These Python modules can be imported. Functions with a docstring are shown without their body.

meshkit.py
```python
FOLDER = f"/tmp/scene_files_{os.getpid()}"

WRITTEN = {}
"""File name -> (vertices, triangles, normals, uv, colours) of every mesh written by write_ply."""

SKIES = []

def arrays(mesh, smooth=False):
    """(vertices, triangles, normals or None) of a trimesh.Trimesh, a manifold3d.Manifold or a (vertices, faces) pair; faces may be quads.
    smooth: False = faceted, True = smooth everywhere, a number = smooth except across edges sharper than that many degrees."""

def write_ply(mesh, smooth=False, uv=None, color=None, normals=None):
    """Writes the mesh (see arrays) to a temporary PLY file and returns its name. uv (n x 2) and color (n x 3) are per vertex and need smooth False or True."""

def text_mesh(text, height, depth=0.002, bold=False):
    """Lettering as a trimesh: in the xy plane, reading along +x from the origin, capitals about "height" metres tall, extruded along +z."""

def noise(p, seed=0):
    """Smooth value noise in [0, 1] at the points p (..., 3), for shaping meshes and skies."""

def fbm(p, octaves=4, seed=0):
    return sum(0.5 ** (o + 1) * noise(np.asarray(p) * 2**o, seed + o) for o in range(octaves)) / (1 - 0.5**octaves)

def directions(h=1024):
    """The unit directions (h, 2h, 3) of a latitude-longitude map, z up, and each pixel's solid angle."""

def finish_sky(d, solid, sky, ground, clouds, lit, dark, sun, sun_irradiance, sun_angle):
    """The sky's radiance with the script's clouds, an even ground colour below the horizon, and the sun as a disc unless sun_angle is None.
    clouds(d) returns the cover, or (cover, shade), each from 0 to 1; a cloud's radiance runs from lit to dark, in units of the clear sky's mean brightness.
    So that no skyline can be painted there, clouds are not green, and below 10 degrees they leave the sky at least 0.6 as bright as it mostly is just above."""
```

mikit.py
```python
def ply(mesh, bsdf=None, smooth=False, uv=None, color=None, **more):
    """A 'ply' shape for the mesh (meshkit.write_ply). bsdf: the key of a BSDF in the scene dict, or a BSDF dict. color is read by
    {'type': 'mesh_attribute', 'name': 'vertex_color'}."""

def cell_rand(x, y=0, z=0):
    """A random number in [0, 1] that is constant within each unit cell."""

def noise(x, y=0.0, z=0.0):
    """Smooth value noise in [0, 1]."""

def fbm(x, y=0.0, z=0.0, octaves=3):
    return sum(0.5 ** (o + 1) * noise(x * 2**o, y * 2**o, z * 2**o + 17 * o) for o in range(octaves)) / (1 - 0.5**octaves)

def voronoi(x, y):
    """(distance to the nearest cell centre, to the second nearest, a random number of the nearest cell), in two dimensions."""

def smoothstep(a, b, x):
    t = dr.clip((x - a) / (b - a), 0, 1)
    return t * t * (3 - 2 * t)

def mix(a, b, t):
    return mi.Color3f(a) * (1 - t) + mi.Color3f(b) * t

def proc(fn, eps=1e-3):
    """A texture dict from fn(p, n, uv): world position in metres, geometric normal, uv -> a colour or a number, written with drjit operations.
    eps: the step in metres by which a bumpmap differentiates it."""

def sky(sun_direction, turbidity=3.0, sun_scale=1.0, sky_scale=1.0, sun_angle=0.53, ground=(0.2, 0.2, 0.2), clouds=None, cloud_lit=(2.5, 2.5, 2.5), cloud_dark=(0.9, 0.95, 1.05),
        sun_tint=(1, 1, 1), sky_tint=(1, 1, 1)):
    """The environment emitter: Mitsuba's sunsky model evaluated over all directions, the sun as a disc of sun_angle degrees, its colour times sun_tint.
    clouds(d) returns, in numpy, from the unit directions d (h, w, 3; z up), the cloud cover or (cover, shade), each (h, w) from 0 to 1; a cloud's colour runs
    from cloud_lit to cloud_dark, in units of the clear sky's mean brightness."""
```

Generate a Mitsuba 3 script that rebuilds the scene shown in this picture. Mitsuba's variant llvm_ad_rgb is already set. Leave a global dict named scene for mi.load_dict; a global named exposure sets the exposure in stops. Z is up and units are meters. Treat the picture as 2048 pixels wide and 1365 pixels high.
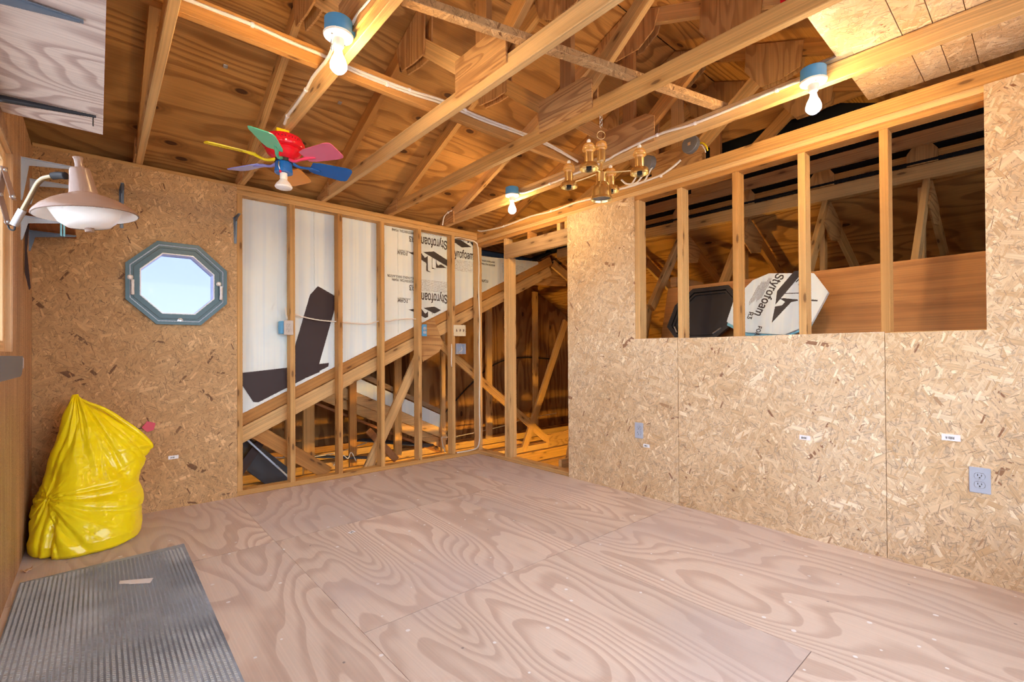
import math, random
import numpy as np, trimesh, drjit as dr, mitsuba as mi
import shapely.geometry as sg, shapely.affinity as sa
import mikit, meshkit
from mikit import cell_rand, noise, fbm, voronoi, smoothstep, mix

T = mi.ScalarTransform4f
rng = random.Random(7)
PI = math.pi

# ------------------------------------------------------------------ camera, sky, exposure
CAM = np.array([-3.0376, -4.0214, 1.0513])
YAW, PITCH, ROLL, FPX = 0.7193, 0.0073, -0.0059, 947.74
_f = np.array([math.sin(YAW), math.cos(YAW), 0.0]); _r = np.array([math.cos(YAW), -math.sin(YAW), 0.0]); _u = np.array([0, 0, 1.0])
_f2 = _f * math.cos(PITCH) + _u * math.sin(PITCH); _u2 = _u * math.cos(PITCH) - _f * math.sin(PITCH)
_u3 = _u2 * math.cos(ROLL) - _r * math.sin(ROLL)
scene = {
    'camera': {'type': 'perspective', 'fov': 2 * math.degrees(math.atan(1024 / FPX)), 'fov_axis': 'x', 'near_clip': 0.05, 'far_clip': 200.0,
               'principal_point_offset_y': -19.44 / 1365,
               'to_world': T().look_at(origin=CAM.tolist(), target=(CAM + _f2).tolist(), up=_u3.tolist())},
    'sky': mikit.sky((0.55, -0.25, 0.8), turbidity=4.0, sun_scale=0.0, sky_scale=20.0, ground=(0.5, 0.5, 0.5), sky_tint=(1.0, 0.93, 0.88),
                     clouds=lambda d: np.full(d.shape[:2], 0.55), cloud_lit=(1.5, 1.5, 1.5), cloud_dark=(1.3, 1.3, 1.3)),
}
exposure = 1.08
BULB = (160.0, 104.0, 46.0)
GARAGE_BULB = (1000.0, 540.0, 80.0)
labels = {}

# ------------------------------------------------------------------ materials
def M(key, d): scene['mat_' + key] = d
def wood(key, fn, rough=0.6, spec=0.25, bump=None, bscale=0.0005):
    d = {'type': 'principled', 'base_color': mikit.proc(fn), 'roughness': rough, 'specular': spec}
    if bump is not None:
        d = {'type': 'bumpmap', 'arbitrary': mikit.proc(bump, eps=0.0015), 'scale': bscale, 'bsdf': d}
    M(key, {'type': 'twosided', 'bsdf': d})

def plain(key, col, rough=0.5, metallic=0.0, spec=0.5, **k):
    M(key, {'type': 'twosided', 'bsdf': {'type': 'principled', 'base_color': {'type': 'rgb', 'value': list(col)}, 'roughness': rough, 'metallic': metallic, 'specular': spec, **k}})

def sel(m, a, b): return dr.select(m, mi.Color3f(a), mi.Color3f(b))

def lumber_fn(pale, mid, red):
    def fn(p, n, uv):
        u, v = uv.x, uv.y
        k = dr.floor(v / 3.0)
        t = cell_rand(k, 5)
        col = mix(mi.Color3f(pale), mi.Color3f(mid), smoothstep(0.0, 0.6, t))
        col = mix(col, mi.Color3f(red), smoothstep(0.55, 1.0, t))
        w = v + 0.010 * noise(u * 1.6, k * 3.1) + 0.004 * noise(u * 7.0, v * 30.0)
        rings = noise(u * 0.35, w * 150.0, k) * 0.6 + noise(u * 1.1, w * 420.0, k) * 0.4
        col = col * (0.74 + 0.5 * rings)
        kx, ky = u * 3.3 + k * 7.3, v * 11.0
        d, _, r = voronoi(kx, ky)
        kn = smoothstep(0.12, 0.05, d) * dr.select(r > 0.62, mi.Float(1.0), mi.Float(0.0))
        halo = smoothstep(0.34, 0.1, d) * dr.select(r > 0.62, mi.Float(1.0), mi.Float(0.0))
        col = mix(col, mi.Color3f(red) * 0.75, halo * 0.45)
        col = mix(col, mi.Color3f(0.075, 0.03, 0.013), kn * 0.7)
        dirt = smoothstep(0.55, 0.85, fbm(u * 1.7, v * 9.0, k, octaves=3))
        col = mix(col, col * mi.Color3f(0.72, 0.66, 0.6), dirt * 0.6)
        return col
    return fn
wood('lumber', lumber_fn((0.655, 0.425, 0.19), (0.555, 0.315, 0.108), (0.455, 0.215, 0.062)), 0.62, 0.22)
wood('lumber_dark', lumber_fn((0.44, 0.25, 0.11), (0.37, 0.185, 0.07), (0.28, 0.11, 0.042)), 0.65, 0.2)
wood('lumber_old', lumber_fn((0.36, 0.25, 0.15), (0.31, 0.205, 0.115), (0.26, 0.165, 0.09)), 0.75, 0.15)
wood('pine', lumber_fn((0.70, 0.50, 0.29), (0.66, 0.45, 0.245), (0.60, 0.38, 0.19)), 0.5, 0.3)

def ply_fn(light, dark, su=0.55, sv=3.2, bands=9.0, knots=0.7, contrast=1.0, specks=False, fine_amp=0.22, warp_amp=0.16, knot_col=(0.06, 0.025, 0.012), soft=0.12):
    def fn(p, n, uv):
        u, v = uv.x, uv.y
        k = dr.floor(v / 10.0)
        warp = warp_amp * noise(u * 2.3, v * 5.0, k) + 0.03 * noise(u * 9.0, v * 22.0, k)
        f = noise(u * su, v * sv, k * 1.7) + 0.42 * noise(u * su * 2.3 + 9, v * sv * 2.1, k * 1.7) + warp
        s = f * bands
        s = s - dr.floor(s)
        late = smoothstep(0.35, 0.8, s) * smoothstep(1.0, 1.0 - soft, s)
        fine = noise(u * 3.0, v * 260.0, k)
        patch = fbm(u * 0.9, v * 1.7, k + 3, octaves=3)
        col = mix(mi.Color3f(light), mi.Color3f(dark), late * contrast * (0.55 + 0.6 * patch))
        col = col * (0.97 - fine_amp / 2 + fine_amp * fine) * (0.82 + 0.36 * patch)
        if knots > 0:
            d, _, r = voronoi(u * 1.9 + k * 3.7, v * 3.6)
            on = dr.select(r > 1 - knots * 0.5, mi.Float(1.0), mi.Float(0.0))
            ring = 0.5 + 0.5 * dr.sin(d * 95.0)
            col = mix(col, mi.Color3f(dark) * (0.75 + 0.3 * ring), on * smoothstep(0.26, 0.1, d) * 0.7)
            col = mix(col, mi.Color3f(knot_col), on * smoothstep(0.085, 0.05, d) * 0.9)
        if specks:
            d2, _, r2 = voronoi(u * 9.0, v * 9.0)
            rr = 0.02 + 0.05 * cell_rand(r2 * 1000.0, 3)
            col = mix(col, mi.Color3f(0.80, 0.80, 0.80), dr.select(r2 > 0.86, mi.Float(1.0), mi.Float(0.0)) * smoothstep(rr + 0.02, rr, d2) * 0.85)
            col = mix(col, mi.Color3f(0.16, 0.14, 0.15), dr.select(r2 < 0.035, mi.Float(1.0), mi.Float(0.0)) * smoothstep(0.06, 0.03, d2) * 0.7)
            dust = fbm(u * 1.3 + 4, v * 1.1, 8.0, octaves=4)
            col = mix(col, mi.Color3f(0.50, 0.43, 0.41), smoothstep(0.42, 0.72, dust) * 0.5)
        return col
    return fn
wood('ply_roof', ply_fn((0.53, 0.275, 0.085), (0.27, 0.11, 0.03), su=0.75, sv=4.0, bands=7.0, knots=0.85, contrast=0.8), 0.7, 0.15)
wood('ply_floor', ply_fn((0.645, 0.535, 0.45), (0.43, 0.305, 0.24), su=0.75, sv=4.0, bands=8.0, fine_amp=0.08, warp_amp=0.3, soft=0.06, knots=0.0, specks=True, contrast=0.6), 0.62, 0.25)
wood('ply_garage', ply_fn((0.36, 0.185, 0.07), (0.20, 0.085, 0.03), su=0.5, sv=3.6, bands=8.0, knots=0.5), 0.7, 0.15)
wood('ply_panel', ply_fn((0.55, 0.245, 0.075), (0.40, 0.155, 0.045), su=0.28, sv=5.0, bands=5.0, knots=0.0, contrast=0.7), 0.5, 0.3)
wood('ply_gusset', ply_fn((0.54, 0.31, 0.125), (0.34, 0.16, 0.06), su=1.6, sv=14.0, bands=5.0, knots=0.25, contrast=0.8), 0.7, 0.15)
wood('ply_shelf', ply_fn((0.62, 0.52, 0.45), (0.40, 0.29, 0.25), su=1.5, sv=4.0, bands=9.0, knots=0.0, contrast=1.0, warp_amp=0.3), 0.6, 0.2)

def veneer_fn(p, n, uv):
    u, v = uv.x, uv.y
    g = noise(u * 1.2, v * 170.0) * 0.55 + noise(u * 5.0, v * 420.0) * 0.45
    b = fbm(u * 0.8, v * 6.0, octaves=3)
    return mix(mi.Color3f(0.42, 0.25, 0.13), mi.Color3f(0.24, 0.125, 0.06), smoothstep(0.3, 0.75, g)) * (0.75 + 0.5 * b)
wood('veneer', veneer_fn, 0.5, 0.3)

def osb_fn(base, pal, sliver, warm):
    def fn(p, n, uv):
        u, v = uv.x, uv.y
        col = mi.Color3f(base) * (0.82 + 0.36 * noise(u * 70.0, v * 70.0))
        for i in range(21):
            a = i * 2.39996 + 0.3
            ru, rv = math.cos(a) * u + math.sin(a) * v, -math.sin(a) * u + math.cos(a) * v
            L, W, dens = ((0.200, 0.046, 0.30), (0.075, 0.0042, 0.030), (0.095, 0.021, 0.36), (0.150, 0.033, 0.33), (0.050, 0.0042, 0.035), (0.065, 0.0120, 0.38), (0.030, 0.0036, 0.045))[i % 7]
            y0 = rv / W + (0.12 if i % 7 in (1, 4, 6) else 0.45) * noise(ru / L * 1.3, rv / W * 0.5, i)
            row = dr.floor(y0)
            x = ru / L + cell_rand(row, i * 11 + 1) * 9.0
            cx = dr.floor(x)
            h, tone, trim = (cell_rand(cx, row, i * 13 + q) for q in (2, 3, 4))
            fx, fy = x - cx, y0 - row
            fy = fy + (trim - 0.5) * (fx - 0.5) * 0.9
            ragged = 0.10 * noise(y0 * 7.0, cx * 3.0, i)
            lo, hi = 0.04 + 0.20 * trim, 0.96 - 0.22 * tone
            inside = (fx > 0.03 + ragged) & (fx < 0.97 - 0.3 * trim - ragged) & (fy > lo) & (fy < hi) & (h < dens)
            c = mix(mi.Color3f(pal[0]), mi.Color3f(pal[1]), tone)
            if i % 7 in (1, 4, 6):
                c = mix(mi.Color3f(base) * 0.75, mi.Color3f(sliver), tone * tone)
            else:
                c = mix(c, mi.Color3f(pal[2]), smoothstep(0.955, 0.985, tone))
                c = c * (0.87 + 0.26 * noise(x * 3.0, y0 * 8.0, i))
                e = smoothstep(0.10, 0.0, dr.minimum(fy - lo, hi - fy))
                c = mix(c, mi.Color3f(sliver), e * 0.45 * cell_rand(cx, row, i * 13 + 5))
            col = dr.select(inside, c, col)
        big = fbm(u * 1.3, v * 1.3, octaves=3)
        return mix(col, col * mi.Color3f(warm), smoothstep(0.3, 0.7, big))
    return fn
wood('osb_new', osb_fn((0.64, 0.50, 0.34), ((0.92, 0.79, 0.585), (0.58, 0.40, 0.215), (0.30, 0.16, 0.085)), (0.30, 0.18, 0.11), (0.92, 0.86, 0.78)), 0.5, 0.3)
wood('osb_shaded', osb_fn((0.56, 0.35, 0.165), ((0.75, 0.51, 0.27), (0.46, 0.27, 0.115), (0.19, 0.095, 0.045)), (0.13, 0.065, 0.035), (0.80, 0.72, 0.62)), 0.55, 0.25)  # browner copy of the OSB; shade of the backlit wall put into its colour

def foam_fn(p, n, uv):
    a = noise(uv.x * 26.0, uv.y * 0.7) * 0.6 + noise(uv.x * 90.0, uv.y * 2.0) * 0.4
    return mix(mi.Color3f(0.77, 0.84, 0.81), mi.Color3f(0.69, 0.79, 0.81), smoothstep(0.35, 0.7, a))
wood('foam', foam_fn, 0.45, 0.35)

def mat_fn(p, n, uv):
    w = fbm(p.x * 3.1, p.y * 3.1, octaves=4)
    g = noise(p.x * 60.0, p.y * 60.0)
    c = mix(mi.Color3f(0.15, 0.18, 0.22), mi.Color3f(0.38, 0.45, 0.53), smoothstep(0.32, 0.75, w) * 0.7 + 0.3 * g * w)
    return c
wood('rubber', mat_fn, 0.55, 0.3)
def stud_fn(p, n, uv):
    w = fbm(p.x * 3.1 + 7, p.y * 3.1, octaves=4)
    return mix(mi.Color3f(0.24, 0.265, 0.285), mi.Color3f(0.47, 0.50, 0.50), smoothstep(0.3, 0.6, w))
wood('rubber_worn', stud_fn, 0.55, 0.3)
def bag_fn(p, n, uv):
    return mix(mi.Color3f(0.90, 0.72, 0.004), mi.Color3f(0.95, 0.84, 0.015), noise(p.x * 6, p.y * 6, p.z * 6))
wood('bag_yellow', bag_fn, 0.22, 0.5)

plain('black_print', (0.045, 0.038, 0.035), 0.6)
plain('grey_print', (0.30, 0.29, 0.28), 0.6)
plain('cable_white', (0.74, 0.69, 0.60), 0.45)
plain('cable_black', (0.02, 0.02, 0.022), 0.4)
plain('box_blue', (0.085, 0.33, 0.58), 0.45)
plain('box_grey', (0.16, 0.16, 0.165), 0.5)
plain('plate_grey', (0.42, 0.47, 0.56), 0.4)
plain('plate_tan', (0.50, 0.44, 0.38), 0.4)
plain('ivory', (0.74, 0.66, 0.46), 0.35)
plain('porcelain', (0.80, 0.77, 0.66), 0.25)
plain('dark', (0.012, 0.012, 0.014), 0.6)
plain('felt', (0.016, 0.017, 0.021), 0.85, spec=0.1)
plain('shingle', (0.085, 0.09, 0.10), 0.8)
plain('steel', (0.55, 0.57, 0.60), 0.3, 0.9)
plain('bracket_grey', (0.42, 0.49, 0.58), 0.4, 0.15)
plain('bracket_dark', (0.15, 0.19, 0.24), 0.4, 0.3)
plain('black_rod', (0.02, 0.024, 0.032), 0.25)
plain('brown_paint', (0.215, 0.125, 0.085), 0.3)
plain('brown_sheet', (0.036, 0.018, 0.017), 0.45, spec=0.3)
plain('white_enamel', (0.84, 0.82, 0.78), 0.25)
plain('white', (0.82, 0.82, 0.82), 0.5)
plain('paper', (0.80, 0.81, 0.84), 0.6)
plain('brass', (0.96, 0.78, 0.42), 0.22, 1.0)
plain('amber_wood', (0.62, 0.30, 0.07), 0.2)
plain('old_brass', (0.34, 0.27, 0.17), 0.25, 1.0)
plain('chrome', (0.75, 0.72, 0.62), 0.15, 1.0)
plain('red', (0.72, 0.012, 0.03), 0.12)
plain('green', (0.10, 0.52, 0.30), 0.25)
plain('yellow', (0.90, 0.70, 0.01), 0.25)
plain('purple', (0.27, 0.28, 0.66), 0.25)
plain('blue', (0.012, 0.13, 0.46), 0.2)
plain('orange', (0.80, 0.32, 0.035), 0.3)
plain('pink', (0.62, 0.13, 0.22), 0.3)
plain('pink_red', (0.74, 0.05, 0.13), 0.3)
plain('flag_pink', (0.62, 0.07, 0.12), 0.5)
plain('teal_frame', (0.05, 0.125, 0.16), 0.35)
plain('teal_dark', (0.03, 0.07, 0.085), 0.4)
plain('slate', (0.055, 0.075, 0.095), 0.35)
plain('lavender_grey', (0.34, 0.34, 0.40), 0.3)
plain('clip_blue', (0.22, 0.56, 0.66), 0.4)
plain('concrete', (0.10, 0.095, 0.09), 0.8)
plain('leaf_tan', (0.55, 0.36, 0.22), 0.7)
plain('black_panel', (0.020, 0.017, 0.016), 0.42)
plain('bulb_frost', (0.82, 0.80, 0.74), 0.2)
M('glass_pane', {'type': 'thindielectric'})
M('sky_dimming_glass', {'type': 'thindielectric', 'specular_reflectance': {'type': 'rgb', 'value': 0.1}, 'specular_transmittance': {'type': 'rgb', 'value': [0.35, 0.375, 0.50]}})  # tint added to dim the overbright sky seen through the octagon

# ------------------------------------------------------------------ helpers
def obj(name, mesh, mat, parent=None, smooth=False, uv=None, **more):
    key = (parent + '__' + name) if parent else name
    if key in scene:
        i = 1
        while f'{key}_{i:03d}' in scene: i += 1
        key = f'{key}_{i:03d}'
    scene[key] = mikit.ply(mesh, 'mat_' + mat, smooth=smooth, uv=uv, **more)
    return key
_used = set()
def thing(name, label=None, cat=None, group=None, kind=None):
    key, i = name, 0
    while key in _used:
        i += 1; key = f'{name}_{i:03d}'
    _used.add(key)
    d = {}
    if label: d['label'] = label
    if cat: d['category'] = cat
    if group: d['group'] = group
    if kind: d['kind'] = kind
    labels[key] = d
    return key
def single(name, mesh, mat, label, cat, group=None, smooth=False, uv=None):
    k = thing(name, label, cat, group)
    scene[k] = mikit.ply(mesh, 'mat_' + mat, smooth=smooth, uv=uv)
    return k

V = lambda *a: np.array(a, float)
def unit(v): return v / np.linalg.norm(v)

def lumber(p0, p1, w, d, side, c=0.0025, tone=None):
    """Board from p0 to p1 (centre line), width w along 'side', depth d across; long edges eased. Returns (mesh, uv)."""
    p0, p1 = np.asarray(p0, float), np.asarray(p1, float)
    a = unit(p1 - p0); s = np.asarray(side, float); s = unit(s - a * (s @ a)); t = np.cross(a, s)
    L = np.linalg.norm(p1 - p0); hw, hd = w / 2, d / 2
    sec = [(-hw + c, -hd), (hw - c, -hd), (hw, -hd + c), (hw, hd - c), (hw - c, hd), (-hw + c, hd), (-hw, hd - c), (-hw, -hd + c)]
    per = [0.0]
    for i in range(8):
        q, r = sec[i], sec[(i + 1) % 8]; per.append(per[-1] + math.hypot(q[0] - r[0], q[1] - r[1]))
    k = rng.randrange(0, 300) if tone is None else tone
    u0, v0 = rng.random() * 20, 3.0 * k + 0.2
    vs, fs, uv = [], [], []
    for i in range(8):
        q, r = sec[i], sec[(i + 1) % 8]
        n0 = len(vs)
        for (pt, l), (uu, vv) in zip(((p0, q), (p1, q), (p1, r), (p0, r)), ((0, per[i]), (L, per[i]), (L, per[i + 1]), (0, per[i + 1]))):
            vs.append(pt + s * l[0] + t * l[1]); uv.append((u0 + uu, v0 + vv))
        fs += [(n0, n0 + 2, n0 + 1), (n0, n0 + 3, n0 + 2)]
    for e, pt in ((0, p0), (1, p1)):
        n0 = len(vs)
        for l in sec:
            vs.append(pt + s * l[0] + t * l[1]); uv.append((u0 + 0.05 * l[0], v0 + 1 + l[1]))
        for i in range(1, 7):
            fs.append((n0, n0 + i, n0 + i + 1) if e else (n0, n0 + i + 1, n0 + i))
    f = np.array(fs); vs = np.array(vs)
    m = trimesh.Trimesh(vs, f, process=False)
    if m.volume < 0: m = trimesh.Trimesh(vs, f[:, ::-1], process=False)
    return (m.vertices, m.faces), np.array(uv)

def board(lo, hi, c=0.0025, tone=None):
    """Axis-aligned board between two corners, grain along its longest side."""
    lo, hi = np.minimum(lo, hi).astype(float), np.maximum(lo, hi).astype(float)
    e = hi - lo; k = int(np.argmax(e)); o = [i for i in range(3) if i != k]
    mid = (lo + hi) / 2; p0, p1 = mid.copy(), mid.copy(); p0[k], p1[k] = lo[k], hi[k]
    s = np.zeros(3); s[o[0]] = 1
    w, d = e[o[0]], e[o[1]]
    return lumber(p0, p1, w, d, s, min(c, w * 0.2, d * 0.2), tone)

def slab(poly, origin, ux, uy, th, grain=0, tone=None, tones=60):
    """Extruded polygon: local (x, y) -> origin + x ux + y uy, thickness th along ux x uy. Per-face vertices with uv in metres."""
    if not hasattr(poly, 'area'): poly = sg.Polygon(poly)
    m = trimesh.util.concatenate([trimesh.creation.extrude_polygon(g, th, engine='earcut') for g in getattr(poly, 'geoms', [poly])])
    tri = m.vertices[m.faces].reshape(-1, 3)
    ux, uy = np.asarray(ux, float), np.asarray(uy, float); uz = np.cross(ux, uy)
    w = np.asarray(origin, float) + tri[:, :1] * ux + tri[:, 1:2] * uy + tri[:, 2:] * uz
    k = rng.randrange(0, tones) if tone is None else tone
    a, b = (tri[:, 0], tri[:, 1]) if grain == 0 else (tri[:, 1], tri[:, 0])
    uv = np.stack([a + tri[:, 2] * 0.3 + rng.random() * 10, 10.0 * k + 4 + b + tri[:, 2] * 0.3], 1)
    return (w, np.arange(len(w)).reshape(-1, 3)), uv
def slab_x(poly, x, th, **k):   # polygon in (y, z), from x to x + th
    return slab(poly, (x, 0, 0), (0, 1, 0), (0, 0, 1), th, **k)
def slab_y(poly, y, th, **k):   # polygon in (x, z), from y to y - th (towards the room)
    return slab(poly, (0, y, 0), (1, 0, 0), (0, 0, 1), th, **k)
def slab_z(poly, z, th, **k):
    return slab(poly, (0, 0, z), (1, 0, 0), (0, 1, 0), th, **k)
def rect(x0, y0, x1, y1): return sg.box(min(x0, x1), min(y0, y1), max(x0, x1), max(y0, y1))
def add(name, mu, mat, parent): return obj(name, mu[0], mat, parent, uv=mu[1])

def spline(pts, per=8):
    p = np.asarray(pts, float)
    if len(p) < 3: return p
    q = np.vstack([2 * p[0] - p[1], p, 2 * p[-1] - p[-2]]); out = []
    for i in range(1, len(q) - 2):
        for t in np.arange(per) / per:
            out.append(0.5 * ((2 * q[i]) + (-q[i - 1] + q[i + 1]) * t + (2 * q[i - 1] - 5 * q[i] + 4 * q[i + 1] - q[i + 2]) * t * t + (-q[i - 1] + 3 * q[i] - 3 * q[i + 1] + q[i + 2]) * t ** 3))
    out.append(p[-1]); return np.array(out)
def tube(pts, r, n=8, smooth=True, per=6):
    p = spline(pts, per) if smooth else np.asarray(pts, float)
    rr = np.interp(np.linspace(0, 1, len(p)), np.linspace(0, 1, len(np.atleast_1d(r))), np.atleast_1d(r))
    vs, fs = [], []
    t = np.gradient(p, axis=0); t /= np.maximum(np.linalg.norm(t, axis=1, keepdims=True), 1e-9)
    a = np.cross(t[0], V(0, 0, 1) if abs(t[0][2]) < 0.9 else V(1, 0, 0)); a = unit(a)
    for i in range(len(p)):
        a = unit(a - t[i] * (a @ t[i])); b = np.cross(t[i], a)
        for j in range(n):
            th = 2 * PI * j / n; vs.append(p[i] + rr[i] * (math.cos(th) * a + math.sin(th) * b))
    for i in range(len(p) - 1):
        for j in range(n):
            q, w = i * n + j, i * n + (j + 1) % n; fs += [(q, w, w + n), (q, w + n, q + n)]
    c0, c1 = len(vs), len(vs) + 1; vs += [p[0], p[-1]]
    for j in range(n):
        fs += [(c0, (j + 1) % n, j), (c1, (len(p) - 1) * n + j, (len(p) - 1) * n + (j + 1) % n)]
    return trimesh.Trimesh(np.array(vs), np.array(fs), process=False)
def lathe(prof, n=32, at=(0, 0, 0), axis=None):
    prof = np.asarray(prof, float); m = trimesh.creation.revolve(prof, sections=n)
    if axis is not None: m.apply_transform(trimesh.geometry.align_vectors([0, 0, 1], unit(np.asarray(axis, float))))
    m.apply_translation(at); return m
def cat(*ms): return trimesh.util.concatenate([trimesh.Trimesh(np.asarray(m.vertices), np.asarray(m.faces), process=False) if hasattr(m, 'vertices') else trimesh.Trimesh(m[0], m[1], process=False) for m in ms])
def rbox(lo, hi, r=0.003):
    lo, hi = np.minimum(lo, hi).astype(float), np.maximum(lo, hi).astype(float); r = min(r, (hi - lo).min() * 0.45)
    c = [V(x, y, z) for x in (lo[0], hi[0]) for y in (lo[1], hi[1]) for z in (lo[2], hi[2])]
    mid = (lo + hi) / 2; pts = []
    for q in c:
        s = np.sign(mid - q)
        pts += [q + V(s[0] * r, s[1] * r, 0), q + V(s[0] * r, 0, s[2] * r), q + V(0, s[1] * r, s[2] * r)]
    return trimesh.convex.convex_hull(np.array(pts))
def place(m, M4): m = m.copy(); m.apply_transform(M4); return m
def frame(o, x, y):
    x, y = unit(np.asarray(x, float)), unit(np.asarray(y, float)); z = np.cross(x, y); m = np.eye(4)
    m[:3, 0], m[:3, 1], m[:3, 2], m[:3, 3] = x, y, z, o; return m
def text(s, h, depth=0.0008, sx=1.0, bold=False):
    m = meshkit.text_mesh(s, h, depth, bold); m.apply_scale([sx, 1, 1]); m.apply_translation([-m.bounds[0][0], 0, 0]); return m

# ------------------------------------------------------------------ dimensions
H = 2.342            # top of the wall plates
XL = -3.33           # left wall
YF = -4.42           # wall behind the camera
RIDGE_Y, SLOPE, ZS0 = -2.19, 0.40, 2.43
def zs(y): return ZS0 + SLOPE * (-y if y > RIDGE_Y else y - 2 * RIDGE_Y)   # underside of the roof sheathing

# ------------------------------------------------------------------ floor
fl = thing('floor', 'worn plywood subfloor with wavy grain and white paint specks', kind='structure')
for x0, y0, x1, y1 in ((XL, -1.115, -2.28, 0.0), (-2.277, -1.115, -0.55, 0.0), (-0.547, -2.295, 0.0, 0.0), (XL, YF, -2.28, -1.118), (-2.277, -2.295, -1.05, -1.118), (-1.047, -2.295, -0.55, -1.118),
                       (-2.277, -3.45, -1.15, -2.298), (-2.277, YF, -1.15, -3.453), (-1.147, YF, 0.0, -2.298)):
    add('plywood_sheet', slab_z(rect(x0 - 0.0018, y0, x1 - 0.0004, y1), -0.019, 0.019, grain=1), 'ply_floor', fl)
add('subfloor', slab_z(rect(XL - 0.1, YF, 0.1, 0.1), -0.05, 0.03, grain=1), 'ply_garage', fl)

# ------------------------------------------------------------------ back wall (y = 0)
wb = thing('wall_back', 'back wall: OSB sheet browned for shade at left, open framing at right', kind='structure')
OCT = [(-2.732, 1.832), (-2.496, 1.834), (-2.322, 1.671), (-2.322, 1.432), (-2.483, 1.27), (-2.736, 1.268), (-2.899, 1.428), (-2.899, 1.665)]
def octo(s, c=(-2.611, 1.55)): return [(c[0] + (x - c[0]) * s, c[1] + (z - c[1]) * s) for x, z in OCT]
hole = sg.Polygon(octo(0.88))
add('osb_panel', slab_y(rect(XL, 0.0, -2.252, 2.315).difference(hole), 0.0, 0.012), 'osb_shaded', wb)
add('exterior_panel', slab_y(rect(XL - 0.1, -0.05, -2.252, 2.36).difference(hole), 0.12, 0.012, grain=1), 'ply_garage', wb)
SX = [-2.231, -1.855, -1.467, -1.078, -0.693, -0.303]
for x in SX: add('stud', board((x - 0.019, 0.0, 0.038), (x + 0.019, 0.089, 2.266)), 'lumber', wb)
add('stud', board((0.012, 0.0, 0.038), (0.062, 0.089, 2.266), tone=11), 'lumber', wb)
add('bottom_plate', board((-2.25, 0, 0), (0.062, 0.089, 0.038), tone=4), 'lumber', wb)
add('top_plate', board((-2.25, 0, 2.266), (0.062, 0.089, 2.303), tone=18), 'lumber', wb)
add('top_plate', board((-2.25, 0, 2.304), (0.062, 0.089, 2.342), tone=21), 'lumber', wb)
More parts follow.
